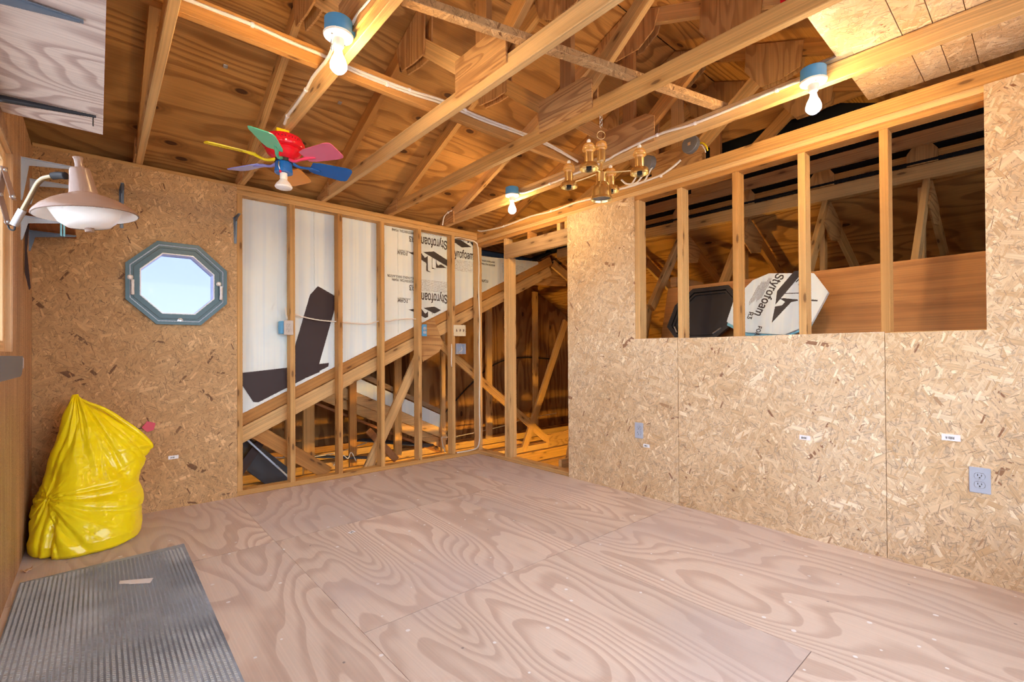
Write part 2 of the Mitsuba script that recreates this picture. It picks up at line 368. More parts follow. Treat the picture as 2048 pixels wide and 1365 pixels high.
add('top_plate', board((XL, 0.001, 2.30), (-2.252, 0.089, 2.342)), 'lumber', wb)

# ------------------------------------------------------------------ right wall (x = 0)
wr = thing('wall_right', 'right wall of pale OSB sheets with an open framed gap at mid height', kind='structure')
opening = rect(-1.96, 1.16, -3.825, 2.3)
def osb_r(poly, tone): add('osb_panel', slab_x(poly, -0.012, 0.012, tone=tone), 'osb_new', wr)
osb_r(rect(-1.292, 0, -2.308, 2.232).difference(opening), 3)
osb_r(rect(-2.311, 0, -3.4545, 1.155), 8)
osb_r(rect(-3.4568, 0, YF, 2.262).difference(rect(-1.96, 1.148, -3.825, 2.3)), 15)
for y in (-2.324, -2.704, -3.079, -3.457): add('stud', board((0, y - 0.019, 0.038), (0.089, y + 0.019, 2.196)), 'lumber', wr)
add('stud', board((0, -1.998, 0.038), (0.089, -1.96, 2.196), tone=40), 'lumber', wr)
add('stud', board((0, -3.863, 0.038), (0.089, -3.825, 2.196)), 'lumber', wr)
add('stud', board((0, -0.475, 0.038), (0.089, -0.437, 2.196), tone=2), 'lumber', wr)
add('stud', board((0.002, -0.516, 0.038), (0.089, -0.478, 2.0)), 'lumber', wr)
add('stud', board((0, -1.34, 0.038), (0.089, -1.30, 2.196)), 'lumber', wr)
add('header_beam', board((-0.012, -1.298, 1.995), (0.035, -0.46, 2.13)), 'lumber_old', wr)
for y in (-0.80, -1.18, -1.27): add('cripple_stud', board((0, y - 0.019, 2.131), (0.089, y + 0.019, 2.196)), 'lumber', wr)
add('bottom_plate', board((0, -1.30, 0), (0.089, 0.0, 0.038), tone=33), 'lumber', wr)
add('sill_plate', board((0.001, -3.825, 1.115), (0.089, -1.96, 1.152)), 'lumber', wr)
for z0, z1, tn in ((2.196, 2.231, 5), (2.232, 2.267, 8), (2.268, H, 12)): add('top_plate', board((0.0, YF, z0), (0.089, -0.002, z1), tone=tn), 'lumber', wr)
add('backing_panel', slab_x(rect(-1.34, 0.0, YF, 1.11), 0.09, 0.01, grain=1), 'ply_garage', wr)

# ------------------------------------------------------------------ left wall (x = XL) with its window
WY0, WY1, WZ0, WZ1 = -3.95, -0.86, 1.075, 1.99  # window lengthened beyond view to throw more light on the right wall
wl = thing('wall_left', 'left wall of brown wood veneer panelling', kind='structure')
win = rect(WY0, WZ0, WY1, WZ1)
for y0, y1 in ((-1.02, 0.0), (-2.24, -1.022), (YF, -2.242)):
    add('veneer_panel', slab_x(rect(y0, 0, y1, 2.312).difference(win), XL - 0.006, 0.006, grain=1), 'veneer', wl)
add('outer_panel', slab_x(rect(YF - 0.1, -0.05, 0.12, 2.34).difference(win), XL - 0.12, 0.012, grain=1), 'ply_garage', wl)
w1 = thing('window_1', 'bright side window with an unpainted wood frame at the left edge', kind='structure')
for lo, hi in (((XL - 0.12, WY1, WZ0 - 0.03), (XL - 0.002, WY1 + 0.03, WZ1 + 0.03)), ((XL - 0.12, WY0 - 0.03, WZ0 - 0.03), (XL - 0.002, WY0, WZ1 + 0.03)),
               ((XL - 0.12, WY0, WZ1), (XL - 0.002, WY1, WZ1 + 0.03)), ((XL - 0.12, WY0, WZ0 - 0.03), (XL - 0.002, WY1, WZ0)),
               ((XL - 0.06, WY1 - 0.05, WZ0), (XL - 0.025, WY1 - 0.001, WZ1)), ((XL - 0.06, WY0, WZ0), (XL - 0.025, WY0 + 0.05, WZ1)),
               ((XL - 0.06, WY0 + 0.05, WZ1 - 0.05), (XL - 0.025, WY1 - 0.05, WZ1)), ((XL - 0.06, WY0 + 0.05, WZ0), (XL - 0.025, WY1 - 0.05, WZ0 + 0.05))):
    add('window_frame', board(lo, hi), 'pine', w1)
for y in (-1.52, -2.12, -2.72, -3.32): add('mullion', board((XL - 0.06, y - 0.02, WZ0 + 0.05), (XL - 0.025, y + 0.02, WZ1 - 0.05)), 'pine', w1)
for a, b in ((-3.90, -3.34), (-3.30, -2.74), (-2.70, -2.14), (-2.10, -1.54), (-1.50, -0.91)): add('pane', slab_x(rect(a, WZ0 + 0.05, b, WZ1 - 0.05), XL - 0.046, 0.004), 'glass_pane', w1)
# wall behind the camera with an added daylight opening that lights the floor
wf = thing('wall_front', 'wall behind the camera', kind='structure')
FW = rect(-2.85, 0.35, -0.35, 2.15)
add('osb_panel', slab_y(rect(XL - 0.1, -0.05, 0.1, 2.36).difference(FW), YF, 0.012), 'osb_shaded', wf)
w2 = thing('window_2', 'added unseen window behind the camera, lighting the floor', kind='structure')
for x in (-2.87, -1.6, -0.33): add('window_frame', board((x - 0.02, YF - 0.06, 0.33), (x + 0.02, YF + 0.03, 2.17)), 'lumber', w2)
for z in (0.33, 2.17): add('window_frame', board((-2.87, YF - 0.06, z - 0.02), (-0.33, YF + 0.03, z + 0.02)), 'lumber', w2)
for a, b in ((-2.85, -1.62), (-1.58, -0.35)): add('pane', slab_y(rect(a, 0.35, b, 2.15), YF, 0.004), 'glass_pane', w2)

# ------------------------------------------------------------------ roof over the room
ce = thing('ceiling', 'underside of the plywood roof sheathing between the trusses', kind='structure')
SN = math.hypot(1, SLOPE)
def roof_panel(x0, x1, y0, y1, th=0.012, mat='ply_roof', up=0.0):
    # on the back or the front slope, y0 > y1
    d = -1 if y0 > RIDGE_Y + 1e-6 else 1
    o = V(0, y0, zs(y0) + up); e = unit(V(0, y1 - y0, zs(y1) - zs(y0))); L = np.linalg.norm(V(0, y1 - y0, zs(y1) - zs(y0)))
    # ux along x reversed keeps the normal upward: ux x uy
    ux = V(-1, 0, 0)
    return slab(rect(-x1, 0, -x0, L), o, ux, e, th, grain=0)
for side in (0, 1):
    rows = [(0.36, -0.755), (-0.757, -1.87), (-1.872, RIDGE_Y + 0.004)] if side == 0 else [(RIDGE_Y - 0.004, -2.51), (-2.512, -3.62), (-3.622, -4.74)]
    for j, (a, b) in enumerate(rows):
        cuts = [-3.5, -2.83, -0.387, 1.42] if (j + side) % 2 == 0 else [-3.5, -1.607, 0.833, 1.42]
        for x0, x1 in zip(cuts[:-1], cuts[1:]): add('sheathing_panel', roof_panel(x0 + 0.001, x1 - 0.001, a, b), 'ply_roof', ce)
for a, b in ((0.40, RIDGE_Y), (RIDGE_Y, -4.78)): add('roofing_layer', roof_panel(-3.6, 1.5, a + (0 if a > RIDGE_Y else -1e-5), b, 0.02, up=0.016), 'felt', ce)
add('fascia', board((-3.55, 0.34, 2.16), (1.45, 0.36, 2.30)), 'lumber_dark', ce)
add('soffit', board((-3.55, 0.121, 2.20), (1.45, 0.34, 2.21)), 'felt', ce)  # black put into the soffit as eave shade; fascia darkened likewise
add('fascia', board((-3.55, -4.76, 2.16), (1.45, -4.74, 2.30)), 'lumber_dark', ce)
add('soffit', board((-3.55, -4.74, 2.20), (1.45, YF - 0.07, 2.21)), 'felt', ce)
gable = sg.Polygon([(0.36, 2.21), (0.36, zs(0.36) + 0.012), (RIDGE_Y, zs(RIDGE_Y) + 0.012), (-4.74, zs(-4.74) + 0.012), (-4.74, 2.21)])
add('gable_panel', slab_x(gable, -3.52, 0.012), 'ply_garage', ce)
add('gable_felt', slab_x(gable.intersection(rect(1, 2.33, -5, 5)), 1.34, 0.02), 'felt', ce)
add('gable_panel', slab_x(gable.intersection(rect(0, 2.80, -4.0, 4)), 0.87, 0.012), 'ply_roof', ce)
add('ridge_vent', slab_x(sg.Polygon([(-2.10, 3.22), (-2.19, 3.26), (-2.28, 3.22), (-2.28, 3.19), (-2.19, 3.225), (-2.10, 3.19)]), -0.31, 0.07), 'felt', ce)

under = sg.Polygon([(0.3, 2.0), (0.3, zs(0.3)), (RIDGE_Y, zs(RIDGE_Y)), (-4.68, zs(-4.68)), (-4.68, 2.0)])
RD = 0.096
def band(ya, yb):   # top chord between two y on one slope
    return sg.Polygon([(ya, zs(ya)), (yb, zs(yb)), (yb, zs(yb) - RD), (ya, zs(ya) - RD)])
truss_labels = ['roof truss nearest the left wall, beside the high shelf', 'roof truss carrying the ceiling fan and a lit bare bulb', 'roof truss with a nailed plywood plate, third from the left wall',
                'roof truss the brass chandelier hangs under', 'roof truss above the right wall carrying two lit bulbs', 'roof truss just beyond the right wall top plate', 'roof truss farthest right, seen through the wall gap']
def wband(a, b, w):   # straight member from a to b in (y, z)
    a, b = V(*a), V(*b); n = unit(V(-(b - a)[1], (b - a)[0])) * w / 2
    return sg.Polygon([a + n, b + n, b - n, a - n])
TX = [-2.8072 + 0.61 * i for i in range(7)]
for i, x in enumerate(TX):
    t = thing('roof_truss', truss_labels[i], 'truss', 'roof trusses over the room'); x0 = x - 0.038
    bt = ('lumber', 'lumber', 'lumber', 'lumber', 'lumber', 'lumber', 'lumber_dark')[i]; tn = (3, 7, 2, 14, 22, 31, 44)[i]
    add('bottom_chord', board((x0, -4.40, H), (x, 0.075, H + 0.086), tone=tn), bt, t)
    low = rect(1, 0, -6, H + 0.087)
    for poly in (band(0.3, RIDGE_Y + 0.001).difference(low), band(RIDGE_Y - 0.001, -4.68).difference(low)):
        mu = slab_x(poly, x0, 0.038)
        # grain along the slope, tone by lumber cells
        v, f = mu[0]
        uv = np.stack([(v[:, 1]) * SN, 3.0 * rng.randrange(0, 300) + 0.5 + (v[:, 2] - SLOPE * (-v[:, 1] if v[:, 1].mean() > RIDGE_Y else v[:, 1])) * 0.9 + (v[:, 0] - x0)], 1)
        obj('top_chord', (v, f), 'lumber', t, uv=uv)
    e = 0.68
    for s in (1, -1):
        yb, yt = RIDGE_Y + s * 0.03, RIDGE_Y + s * e
        p0, p1 = V(x - 0.019, yb + s * 0.02, H + 0.10), V(x - 0.019, yt, zs(yt) - RD - 0.005)
        add('web', lumber(p0, p1, 0.037, 0.089, (1, 0, 0)), 'lumber', t)
    add('king_post', board((x0 + 0.001, RIDGE_Y - 0.0445, H + 0.088), (x - 0.001, RIDGE_Y + 0.0445, zs(RIDGE_Y) - 0.11)), 'lumber_dark', t)
    for sx in (x0 - 0.011, x + 0.001):
        add('gusset', slab_x(sg.Polygon([(-1.985, H + 0.045), (-2.39, H + 0.045), (-2.39, H + 0.20), (-2.33, H + 0.235), (-1.985, H + 0.235)]), sx, 0.01), 'ply_gusset', t)
        for s in (1, -1):
            y = RIDGE_Y + s * e; z = zs(y)
            g = sg.Polygon([(y - 0.17, zs(y - 0.17) - 0.012), (y + 0.17, zs(y + 0.17) - 0.012), (y + 0.15 - 0.03 * s, zs(y + 0.15) - 0.18), (y + 0.02 - 0.06 * s, z - 0.26), (y - 0.10 - 0.06 * s, z - 0.26), (y - 0.15, zs(y - 0.15) - 0.17)]).convex_hull
            add('gusset', slab_x(g.intersection(under), sx, 0.01, grain=1), 'ply_gusset', t)
        zr = zs(RIDGE_Y)
        g = sg.Polygon([(RIDGE_Y - 0.24, zs(RIDGE_Y - 0.24) - 0.012), (RIDGE_Y, zr - 0.012), (RIDGE_Y + 0.24, zs(RIDGE_Y + 0.24) - 0.012), (RIDGE_Y + 0.2, zr - 0.22), (RIDGE_Y + 0.09, zr - 0.29), (RIDGE_Y - 0.09, zr - 0.29), (RIDGE_Y - 0.2, zr - 0.22)])
        add('gusset', slab_x(g, sx, 0.01, grain=1), 'ply_gusset', t)
    g = sg.Polygon([(0.08, H + 0.004), (-0.17, H + 0.004), (-0.17, H + 0.115), (0.08, zs(0.08) - 0.01)])
    add('heel_gusset', slab_x(g, x0 - 0.011, 0.01), 'ply_gusset', t)

# boards lying across the bottom chords
_m = board((XL + 0.05, -1.735, H + 0.087), (-0.30, -1.697, H + 0.175), tone=9)
single('lateral_brace', _m[0], 'lumber', 'long wood brace with white cables running across the trusses', 'brace', uv=_m[1])
_m = lumber((-2.14, -2.36, H + 0.106), (-0.35, -2.80, H + 0.106), 0.05, 0.035, (0, 1, 0))
single('scrap_strip', _m[0], 'osb_shaded', 'narrow rough scrap strip lying diagonally across the truss chords', 'strip', uv=_m[1])
# OSB deck on the chords at the upper right
for n, (a, b, w) in enumerate(((-1.015, -0.41, 'left'), (-0.36, -0.002, 'right'))):
    cuts = [-3.365, -3.60, -3.70, -3.80, -4.38]
    for j, (c, d) in enumerate(zip(cuts[:-1], cuts[1:])):
        _m = slab_z(rect(a - 0.02, c - 0.003, b + 0.03 if n == 0 else 0.14, d), H + 0.089, 0.012)
        names = ['first', 'second', 'third', 'nearest']
        single('ceiling_board', _m[0], 'osb_new', f'OSB board laid on the truss chords, {names[j]} row from the open end, {("left of" , "right of")[n]} the bulb truss', 'board', 'loose OSB boards over the right corner', uv=_m[1])

# ------------------------------------------------------------------ foam boards behind the back studs
def roofline(x, o=0.0): return 0.62 + (x + 2.21) * 0.4815 + o
fb_names = ['plain white foam board behind the first stud bay from the left', 'plain white foam board behind the second and third stud bays', 'foam board with upside down lettering near the corner', 'foam board with upright lettering beside the corner post', 'bluish foam board above the sloped rafter right of the corner post']
xs = [-2.245, -1.655, -0.875, -0.288, 0.015, 1.0]
foams = []
for i in range(5):
    a, b = xs[i] + 0.001, xs[i + 1] - 0.001
    top = 2.30 if i < 4 else 2.12
    poly = sg.Polygon([(a, roofline(a, -0.02)), (b, roofline(b, -0.02)), (b, max(top, roofline(b, 0.01))), (a, top)])
    t = thing('foam_board', fb_names[i], 'insulation board', 'foam boards behind the studs'); foams.append(t)
    add('panel', slab_y(poly, 0.118, 0.024, grain=0), 'foam', t)
YP = 0.0935
def stick(t, m, mat='black_print', name='print'):
    obj(name, m, mat, t)
def on_wall(m, x, z, up=True, y=YP):   # lettering facing the room; up False turns it upside down
    return place(m, frame((x, y, z), (1, 0, 0), (0, 0, 1)) if up else frame((x, y, z), (-1, 0, 0), (0, 0, -1)))
def flat_poly(pts, y=YP): return slab_y(sg.Polygon(pts), y, 0.0008)[0]
def rows(x0, x1, z0, z1, n, y=YP, h=0.0035):
    r = random.Random(int((x0 + z0) * 977)); ms = []
    for i in range(n):
        z = z0 + (z1 - z0) * (i + 0.5) / n; x = x0 + 0.01 * r.random()
        while x < x1 - 0.02:
            l = min(0.012 + 0.05 * r.random(), x1 - x); ms.append(slab_y(rect(x, z - h / 2, x + l, z + h / 2), y, 0.0006)[0]); x += l + 0.006
    return cat(*ms)
LOGO = [[(745, 467), (890, 437), (1100, 537), (1100, 622)],
        [(555, 500), (640, 486), (725, 486), (770, 542), (806, 508), (808, 700), (855, 722), (796, 714), (786, 700), (786, 606), (725, 574), (660, 540)],
        [(862, 520), (868, 522), (868, 655), (914, 668), (862, 672)],
        [(915, 548), (920, 548), (926, 590), (944, 618), (960, 612), (978, 596), (1000, 602), (1062, 635), (918, 652)]]
def logo(t, ox, oz, flip=1):
    for pp in LOGO:
        g = sg.Polygon([(ox + flip * (a - 890) * 0.000866, oz - flip * (b - 437) * 0.00076) for a, b in pp]).buffer(0)
        g = g.intersection(sg.Polygon([(-3, roofline(-3, 0.01)), (1.1, roofline(1.1, 0.01)), (1.1, 2.262), (-3, 2.262)]))
        for gg in getattr(g, 'geoms', [g]):
            if not gg.is_empty and gg.area > 1e-5: stick(t, slab_y(gg, YP, 0.0008)[0], name='logo')
t = foams[2]
for z in (2.222, 1.665):
    m = text('Styrofoam', 0.088, sx=0.56, bold=True); stick(t, on_wall(m, -0.318, z, False), name='lettering')
    logo(t, -0.475, z - 0.127)
for z in (2.05, 1.59):
    m = text('PERFORMANCE', 0.017, sx=0.8); stick(t, on_wall(m, -0.745, z + 0.012, False), name='lettering')
    m = text('FOAM', 0.03, sx=0.9, bold=True); stick(t, on_wall(m, -0.775, z - 0.006, False), name='lettering')
for z in (2.24, 1.765):
    m = text('RESIDENTIAL FOAM', 0.022, sx=0.8, bold=True); stick(t, on_wall(m, -0.70, z + 0.012, False), name='lettering')
    m = text('SHEATHING INSULATION', 0.022, sx=0.8, bold=True)
    if z < 2: stick(t, on_wall(m, -0.68, z + 0.045, False), name='lettering')
    m = text('R3', 0.05, sx=0.7, bold=True); stick(t, on_wall(m, -0.70, z - 0.035, False), name='lettering')
stick(t, rows(-0.66, -0.315, 2.255, 2.29, 4), 'grey_print', 'small_print'); stick(t, rows(-0.66, -0.315, 1.685, 1.80, 9), 'grey_print', 'small_print')
t = foams[3]
m = text('Styrofoam', 0.083, sx=0.56, bold=True); stick(t, on_wall(m, -0.285, 2.075, True), name='lettering')
stick(t, rows(-0.27, 0.01, 1.93, 2.05, 8), 'grey_print', 'small_print')
logo(t, -0.13, 2.185, flip=-1)
t = foams[4]
m = text('SHEATHING INSULATION', 0.018, sx=0.8, bold=True); stick(t, on_wall(m, 0.32, 2.09, False), name='lettering')
m = text('RESIDENTIAL FOAM', 0.018, sx=0.8, bold=True); stick(t, on_wall(m, 0.32, 2.055, False), name='lettering')
m = text('FOAM', 0.03, sx=0.9, bold=True); stick(t, on_wall(m, 0.22, 1.875, False), name='lettering')
stick(t, rows(0.42, 0.80, 1.98, 2.09, 7), 'grey_print', 'small_print')

# brown sheets leaning behind the studs
_m = slab_y(sg.Polygon([(-1.905, 0.79), (-1.69, 1.56), (-1.625, 1.64), (-1.475, 1.565), (-1.475, 1.48), (-1.63, 0.93), (-1.61, 0.91)]), 0.0928, 0.002)
single('brown_sheet', _m[0], 'brown_sheet', 'tall dark brown metal sheet leaning behind the studs', 'metal sheet')
_m = slab_y(sg.Polygon([(-2.248, 0.915), (-1.535, 0.985), (-1.54, 0.955), (-2.085, 0.685), (-2.12, 0.69)]), 0.0904, 0.002)
single('brown_sheet', _m[0], 'brown_sheet', 'wide dark brown metal sheet lying on the sloped rafter at left', 'metal sheet')

# ------------------------------------------------------------------ garage attic behind the back wall (y > 0.12)
XR, ZR = 1.27, 2.30      # garage ridge
ga = thing('garage_roof', 'plywood roof of the garage attic seen through the framing', kind='structure')
GS = 0.4815
def gz(x): return ZR - GS * abs(x - XR)
for (y0, y1) in ((0.125, 2.55),):
    o = V(-2.9, y0, gz(-2.9)); e = V(XR + 2.9, 0, ZR - gz(-2.9))
    L = np.linalg.norm(e)
    for k in range(2): add('sheathing_panel', slab(rect(k * L / 2 + 0.001, 0, (k + 1) * L / 2 - 0.001, y1 - y0), o, unit(e), (0, 1, 0), 0.012), 'ply_garage', ga)
e = V(2.6, 0, -GS * 2.6); L = np.linalg.norm(e)
for y0, y1 in ((-4.5, -2.19), (-2.188, 0.12), (0.122, 2.55)):
    for k in range(2): add('sheathing_panel', slab(rect(k * L / 2 + 0.001, 0, (k + 1) * L / 2 - 0.001, y1 - y0), (XR, y0, ZR + 0.01), unit(e), (0, 1, 0), 0.012, grain=1), 'ply_roof', ga)
add('roofing_layer', slab(rect(-0.05, 0, L + 0.1, 7.2), (XR, -4.56, ZR + 0.035), unit(e), (0, 1, 0), 0.02), 'felt', ga)
e2 = V(XR + 2.9, 0, ZR - gz(-2.9)); L2 = np.linalg.norm(e2)
add('roofing_layer', slab(rect(-0.2, 0, L2, 2.52), (-2.9, 0.122, gz(-2.9) + 0.025), unit(e2), (0, 1, 0), 0.02), 'felt', ga)
gw = thing('wall_garage', 'plywood walls around the garage attic', kind='structure')
for a, b in ((-3.6, -0.2), (-0.198, 1.0), (1.002, 2.2), (2.202, 3.9)): add('plywood_sheet', slab_y(rect(a, -0.2, b, 2.4).intersection(sg.Polygon([(-3.6, -0.3), (-3.6, gz(-3.6)), (XR, ZR + 0.01), (3.9, gz(3.9)), (3.9, -0.3)])), (1.10 if a > -0.3 else 1.98), 0.012, grain=1), 'ply_garage', gw)
add('plywood_sheet', slab_x(rect(1.10, -0.2, 1.98, 1.55), -0.205, 0.012, grain=1), 'ply_garage', gw)
add('end_wall', slab_y(sg.Polygon([(0.1, -2.6), (3.9, -2.6), (3.9, gz(3.9)), (XR, ZR), (0.1, gz(0.1))]), -4.5, 0.02, grain=1), 'ply_garage', gw)
for m_ in (slab_y(rect(-3.6, -2.6, 3.9, -0.2), 2.56, 0.02), slab_y(rect(-3.6, -2.6, 0.1, -0.05), -4.48, 0.02), slab_x(rect(-4.5, -2.6, 2.6, -0.05), -3.6, 0.02), slab_x(rect(-4.5, -2.6, 2.6, 1.2), 3.88, 0.02), slab_z(rect(-3.6, -4.5, 3.9, 2.6), -2.62, 0.02),
           slab_y(sg.Polygon([(-3.6, -0.2), (3.9, -0.2), (3.9, gz(3.9)), (XR, ZR), (-3.6, gz(-3.6))]), 2.56, 0.02), slab_x(rect(0.1, -0.2, 2.6, 0.1), -3.6, 0.02)):
    add('garage_wall', m_, 'concrete', gw)
ln = thing('garage_lamp', 'bare bulb lighting the garage below', 'lamp')
_g = lathe([(0, -0.05), (0.035, -0.035), (0.05, 0), (0.035, 0.05), (0.018, 0.08), (0, 0.08)], 16, (0.2, -0.7, -1.0))
obj('bulb', _g, 'white', ln, smooth=True, emitter={'type': 'area', 'radiance': {'type': 'rgb', 'value': list(GARAGE_BULB)}})

def garage_truss(y, label, full=True, two=True):
    t = thing('garage_truss', label, 'truss', 'garage trusses')
    def seg(a, b, w, d, mat='lumber', name='web', yy=None, tn=None):
        yy = y if yy is None else yy
        m_ = lumber((a[0], yy, a[1]), (b[0], yy, b[1]), d, w, (0, 1, 0), tone=tn); add(name, m_, mat, t)
    y2 = y + 0.0385
    seg((-2.32, gz(-2.32) - 0.07), (XR - 0.02, ZR - 0.075), 0.105, 0.036, name='top_chord', yy=y - 0.001, tn=6)
    seg((-2.32, gz(-2.32) - 0.20), (XR - 0.02, ZR - 0.205), 0.115, 0.036, name='top_chord', yy=y2 - 0.03)
    seg((XR + 0.02, ZR - 0.105), (3.7, gz(3.7) - 0.105), 0.10, 0.036, name='top_chord', yy=y)
    seg((-3.4, -0.10), (3.7, -0.10), 0.09, 0.036, name='bottom_chord', yy=y2)
    return t, seg
t, seg = garage_truss(0.137, 'garage truss right behind the studs, rising towards the corner')
seg((-0.60, 1.06), (-1.15, 0.0), 0.09, 0.03, yy=0.172, tn=40); seg((-0.40, 1.19), (1.25, -0.05), 0.085, 0.03, yy=0.172, tn=50)
seg((-2.10, 0.46), (-1.52, 0.02), 0.115, 0.03, yy=0.172, tn=61); seg((1.57, 1.48), (0.80, -0.12), 0.09, 0.03, yy=0.172, tn=16)
add('gusset', slab_y(sg.Polygon([(-0.665, 1.30), (-0.47, 1.42), (-0.36, 1.16), (-0.41, 1.08), (-0.60, 0.98)]), 0.116, 0.008, grain=0), 'ply_gusset', t)
add('gusset', slab_y(sg.Polygon([(1.22, 0.045), (1.66, 0.065), (1.66, -0.34), (1.22, -0.20)]), 0.152, 0.01), 'ply_gusset', t)
add('gusset', slab_y(sg.Polygon([(0.98, 2.10), (1.27, 2.25), (1.60, 2.10), (1.60, 1.94), (0.98, 1.90)]), 0.20, 0.01), 'ply_gusset', t)
seg((1.62, 1.93), (1.62, -0.05), 0.09, 0.036, name='post', yy=0.80); seg((0.80, 1.75), (0.80, -0.05), 0.09, 0.036, name='post', yy=0.82)
t2 = thing('attic_post', 'square upright timber post left of the descending white board', 'post')
add('post', board((-1.09, 0.73, -0.15), (-1.015, 0.77, 0.95)), 'lumber', t2)
for k, (x0, x1, lab) in enumerate(((-0.585, -0.50, 'upright timber post in front of the descending white board'), (0.02, 0.075, 'upright timber post at the low end of the white board'), (-1.545, -1.44, 'broad upright timber post behind the first stud'), (-1.66, -1.60, 'narrow upright timber behind the first stud'))):
    t2 = thing('attic_post', lab, 'post'); yy = 0.73 if k != 3 else 0.9
    add('post', board((x0, yy, -0.15), (x1, yy + 0.04, gz(x0) - 0.28)), 'lumber', t2)
def sloped(name, mat, x0, x1, za, zb, h, y, th, label, cat_):
    m_ = slab_y(sg.Polygon([(x0, za), (x1, zb), (x1, zb - h), (x0, za - h)]), y, th); single(name, m_[0], mat, label, cat_, uv=m_[1])
sloped('white_board', 'foam', -1.05, 0.09, 0.845, 0.31, 0.155, 0.80, 0.012, 'white board sloping down to the right behind the studs', 'board')
sloped('trim_board', 'lumber_old', -1.05, 0.09, 0.925, 0.375, 0.055, 0.80, 0.02, 'thin weathered strip along the top of the sloping white board', 'trim')
sloped('sloped_rafter', 'lumber', -1.25, 0.13, 0.78, 0.135, 0.115, 0.83, 0.036, 'upper timber rafter sloping down under the white board', 'rafter')
sloped('sloped_rafter', 'lumber', -1.45, 0.13, 0.76, 0.015, 0.11, 0.868, 0.036, 'lower timber rafter sloping down under the white board', 'rafter')
sloped('sloped_rafter', 'lumber_dark', -1.9, 0.3, 0.83, -0.22, 0.03, 0.90, 0.036, 'thin dark timber strip below the sloping rafters', 'rafter')
jl = ['nearest the stud wall', 'second from the stud wall', 'third from the stud wall', 'fourth from the stud wall', 'fifth from the stud wall', 'against the far plywood wall']
for k, y in enumerate((0.27, 0.52, 0.88, 1.02, 1.40, 1.80)):
    t2 = thing('ceiling_joist', f'yellow lit garage ceiling joist, {jl[k]}', 'joist', 'garage ceiling joists')
    add('joist', board((-3.4, y, -0.17), (3.6, y + 0.038, -0.05)), 'lumber', t2)
for k, y in enumerate((-0.14, -0.55, -0.95)):
    t2 = thing('ceiling_joist', 'yellow lit garage ceiling joist ' + ('beside the corner post', 'under the weathered header', 'by the edge of the pale OSB')[k] + ', right of the corner', 'joist', 'garage ceiling joists')
    add('joist', board((0.11, y, -0.17), (3.6, y + 0.038, -0.05)), 'lumber', t2)
for k, x in enumerate((-1.8, -0.9, 0.35, 1.02)):
    t2 = thing('blocking', 'short block of wood between the garage ceiling joists, ' + ('at the dark felt roll', 'below the white board', 'right of the corner post', 'by the plywood gusset')[k], 'wood block')
    add('block', board((x, 0.309, -0.15), (x + 0.038, 0.52, -0.055)), 'lumber', t2)
# dark felt, planks and cables lying there
def curved_sheet(a, b, w, sag, n=9, m_=8, s=None):
    a, b = V(*a), V(*b); ax = unit(b - a); s = unit(np.cross(ax, V(0, 0, 1))) if s is None else unit(V(*s) - ax * (V(*s) @ ax)); up = np.cross(s, ax)
    vs, fs = [], []
    for i in range(n):
        for j in range(m_):
            q = j / (m_ - 1) * 2 - 1; vs.append(a + (b - a) * i / (n - 1) + s * w * q / 2 + up * (sag * (1 - q * q)))
    for i in range(n - 1):
        for j in range(m_ - 1):
            q = i * m_ + j; fs += [(q, q + 1, q + m_ + 1), (q, q + m_ + 1, q + m_)]
    v = np.array(vs); k = len(v); v2 = v - up * 0.006
    f = np.array(fs); return trimesh.Trimesh(np.vstack([v, v2]), np.vstack([f, f[:, ::-1] + k]), process=False)
single('felt_sheet', curved_sheet((-2.20, 0.40, 0.34), (-1.80, 0.34, -0.06), 0.24, 0.05, s=(0.75, 0.5, 0.5)), 'shingle', 'curved dark grey roofing sheet in the lower left stud bay', 'roofing sheet', smooth=True)
_m = lumber((-2.15, 0.26, 0.40), (-1.80, 0.24, 0.0), 0.02, 0.015, (0, 1, 0)); single('trim_strip', _m[0], 'bracket_grey', 'thin pale strip along the curved dark sheet', 'strip')
_m = lumber((-2.24, 0.30, 0.02), (-2.02, 0.30, 0.34), 0.012, 0.07, (0, 1, 0)); single('dark_board', _m[0], 'brown_sheet', 'dark slat leaning on the curved roofing sheet', 'slat')
_m = lumber((-0.62, 1.55, 0.02), (-0.14, 0.72, 0.0), 0.15, 0.012, (1, 0, 0)); single('dark_plank', _m[0], 'shingle', 'dark plank lying across the garage joists', 'plank')
_m = lumber((-1.55, 1.3, 0.0), (-0.95, 0.6, 0.0), 0.07, 0.015, (1, 0, 0)); single('dark_plank', _m[0], 'shingle', 'narrow dark plank lying between the joists at left', 'plank')
_m = lumber((-1.0, 0.50, 0.30), (-0.74, 0.40, -0.02), 0.02, 0.07, (0, 1, 0)); single('dark_board', _m[0], 'lumber_dark', 'dark board leaning low between the joists', 'board')
single('black_cable', tube([(-0.02, 0.9, 0.12), (0.12, 0.95, 0.25), (0.35, 1.0, 0.42), (0.62, 1.04, 0.62), (0.98, 1.06, 0.86), (1.35, 1.07, 0.98), (1.75, 1.07, 1.0), (2.3, 1.07, 0.97)], 0.009), 'cable_black', 'black cable curving across the far plywood wall', 'cable', smooth=True)
single('cable', tube([(0.3, 0.92, 0.02), (0.8, 0.95, 0.04), (1.2, 0.93, 0.08), (1.6, 0.95, 0.13), (2.2, 0.95, 0.15)], 0.006), 'cable_white', 'thin white cables sagging along the base of the far plywood wall', 'cable', smooth=True)
single('cable', tube([(-0.28, 0.2, 0.02), (-0.25, 0.3, 0.09), (-0.16, 0.45, 0.13), (-0.04, 0.6, 0.10), (0.25, 0.75, 0.05)], 0.008), 'cable_white', 'pale cable looping behind the fifth stud', 'cable', smooth=True)
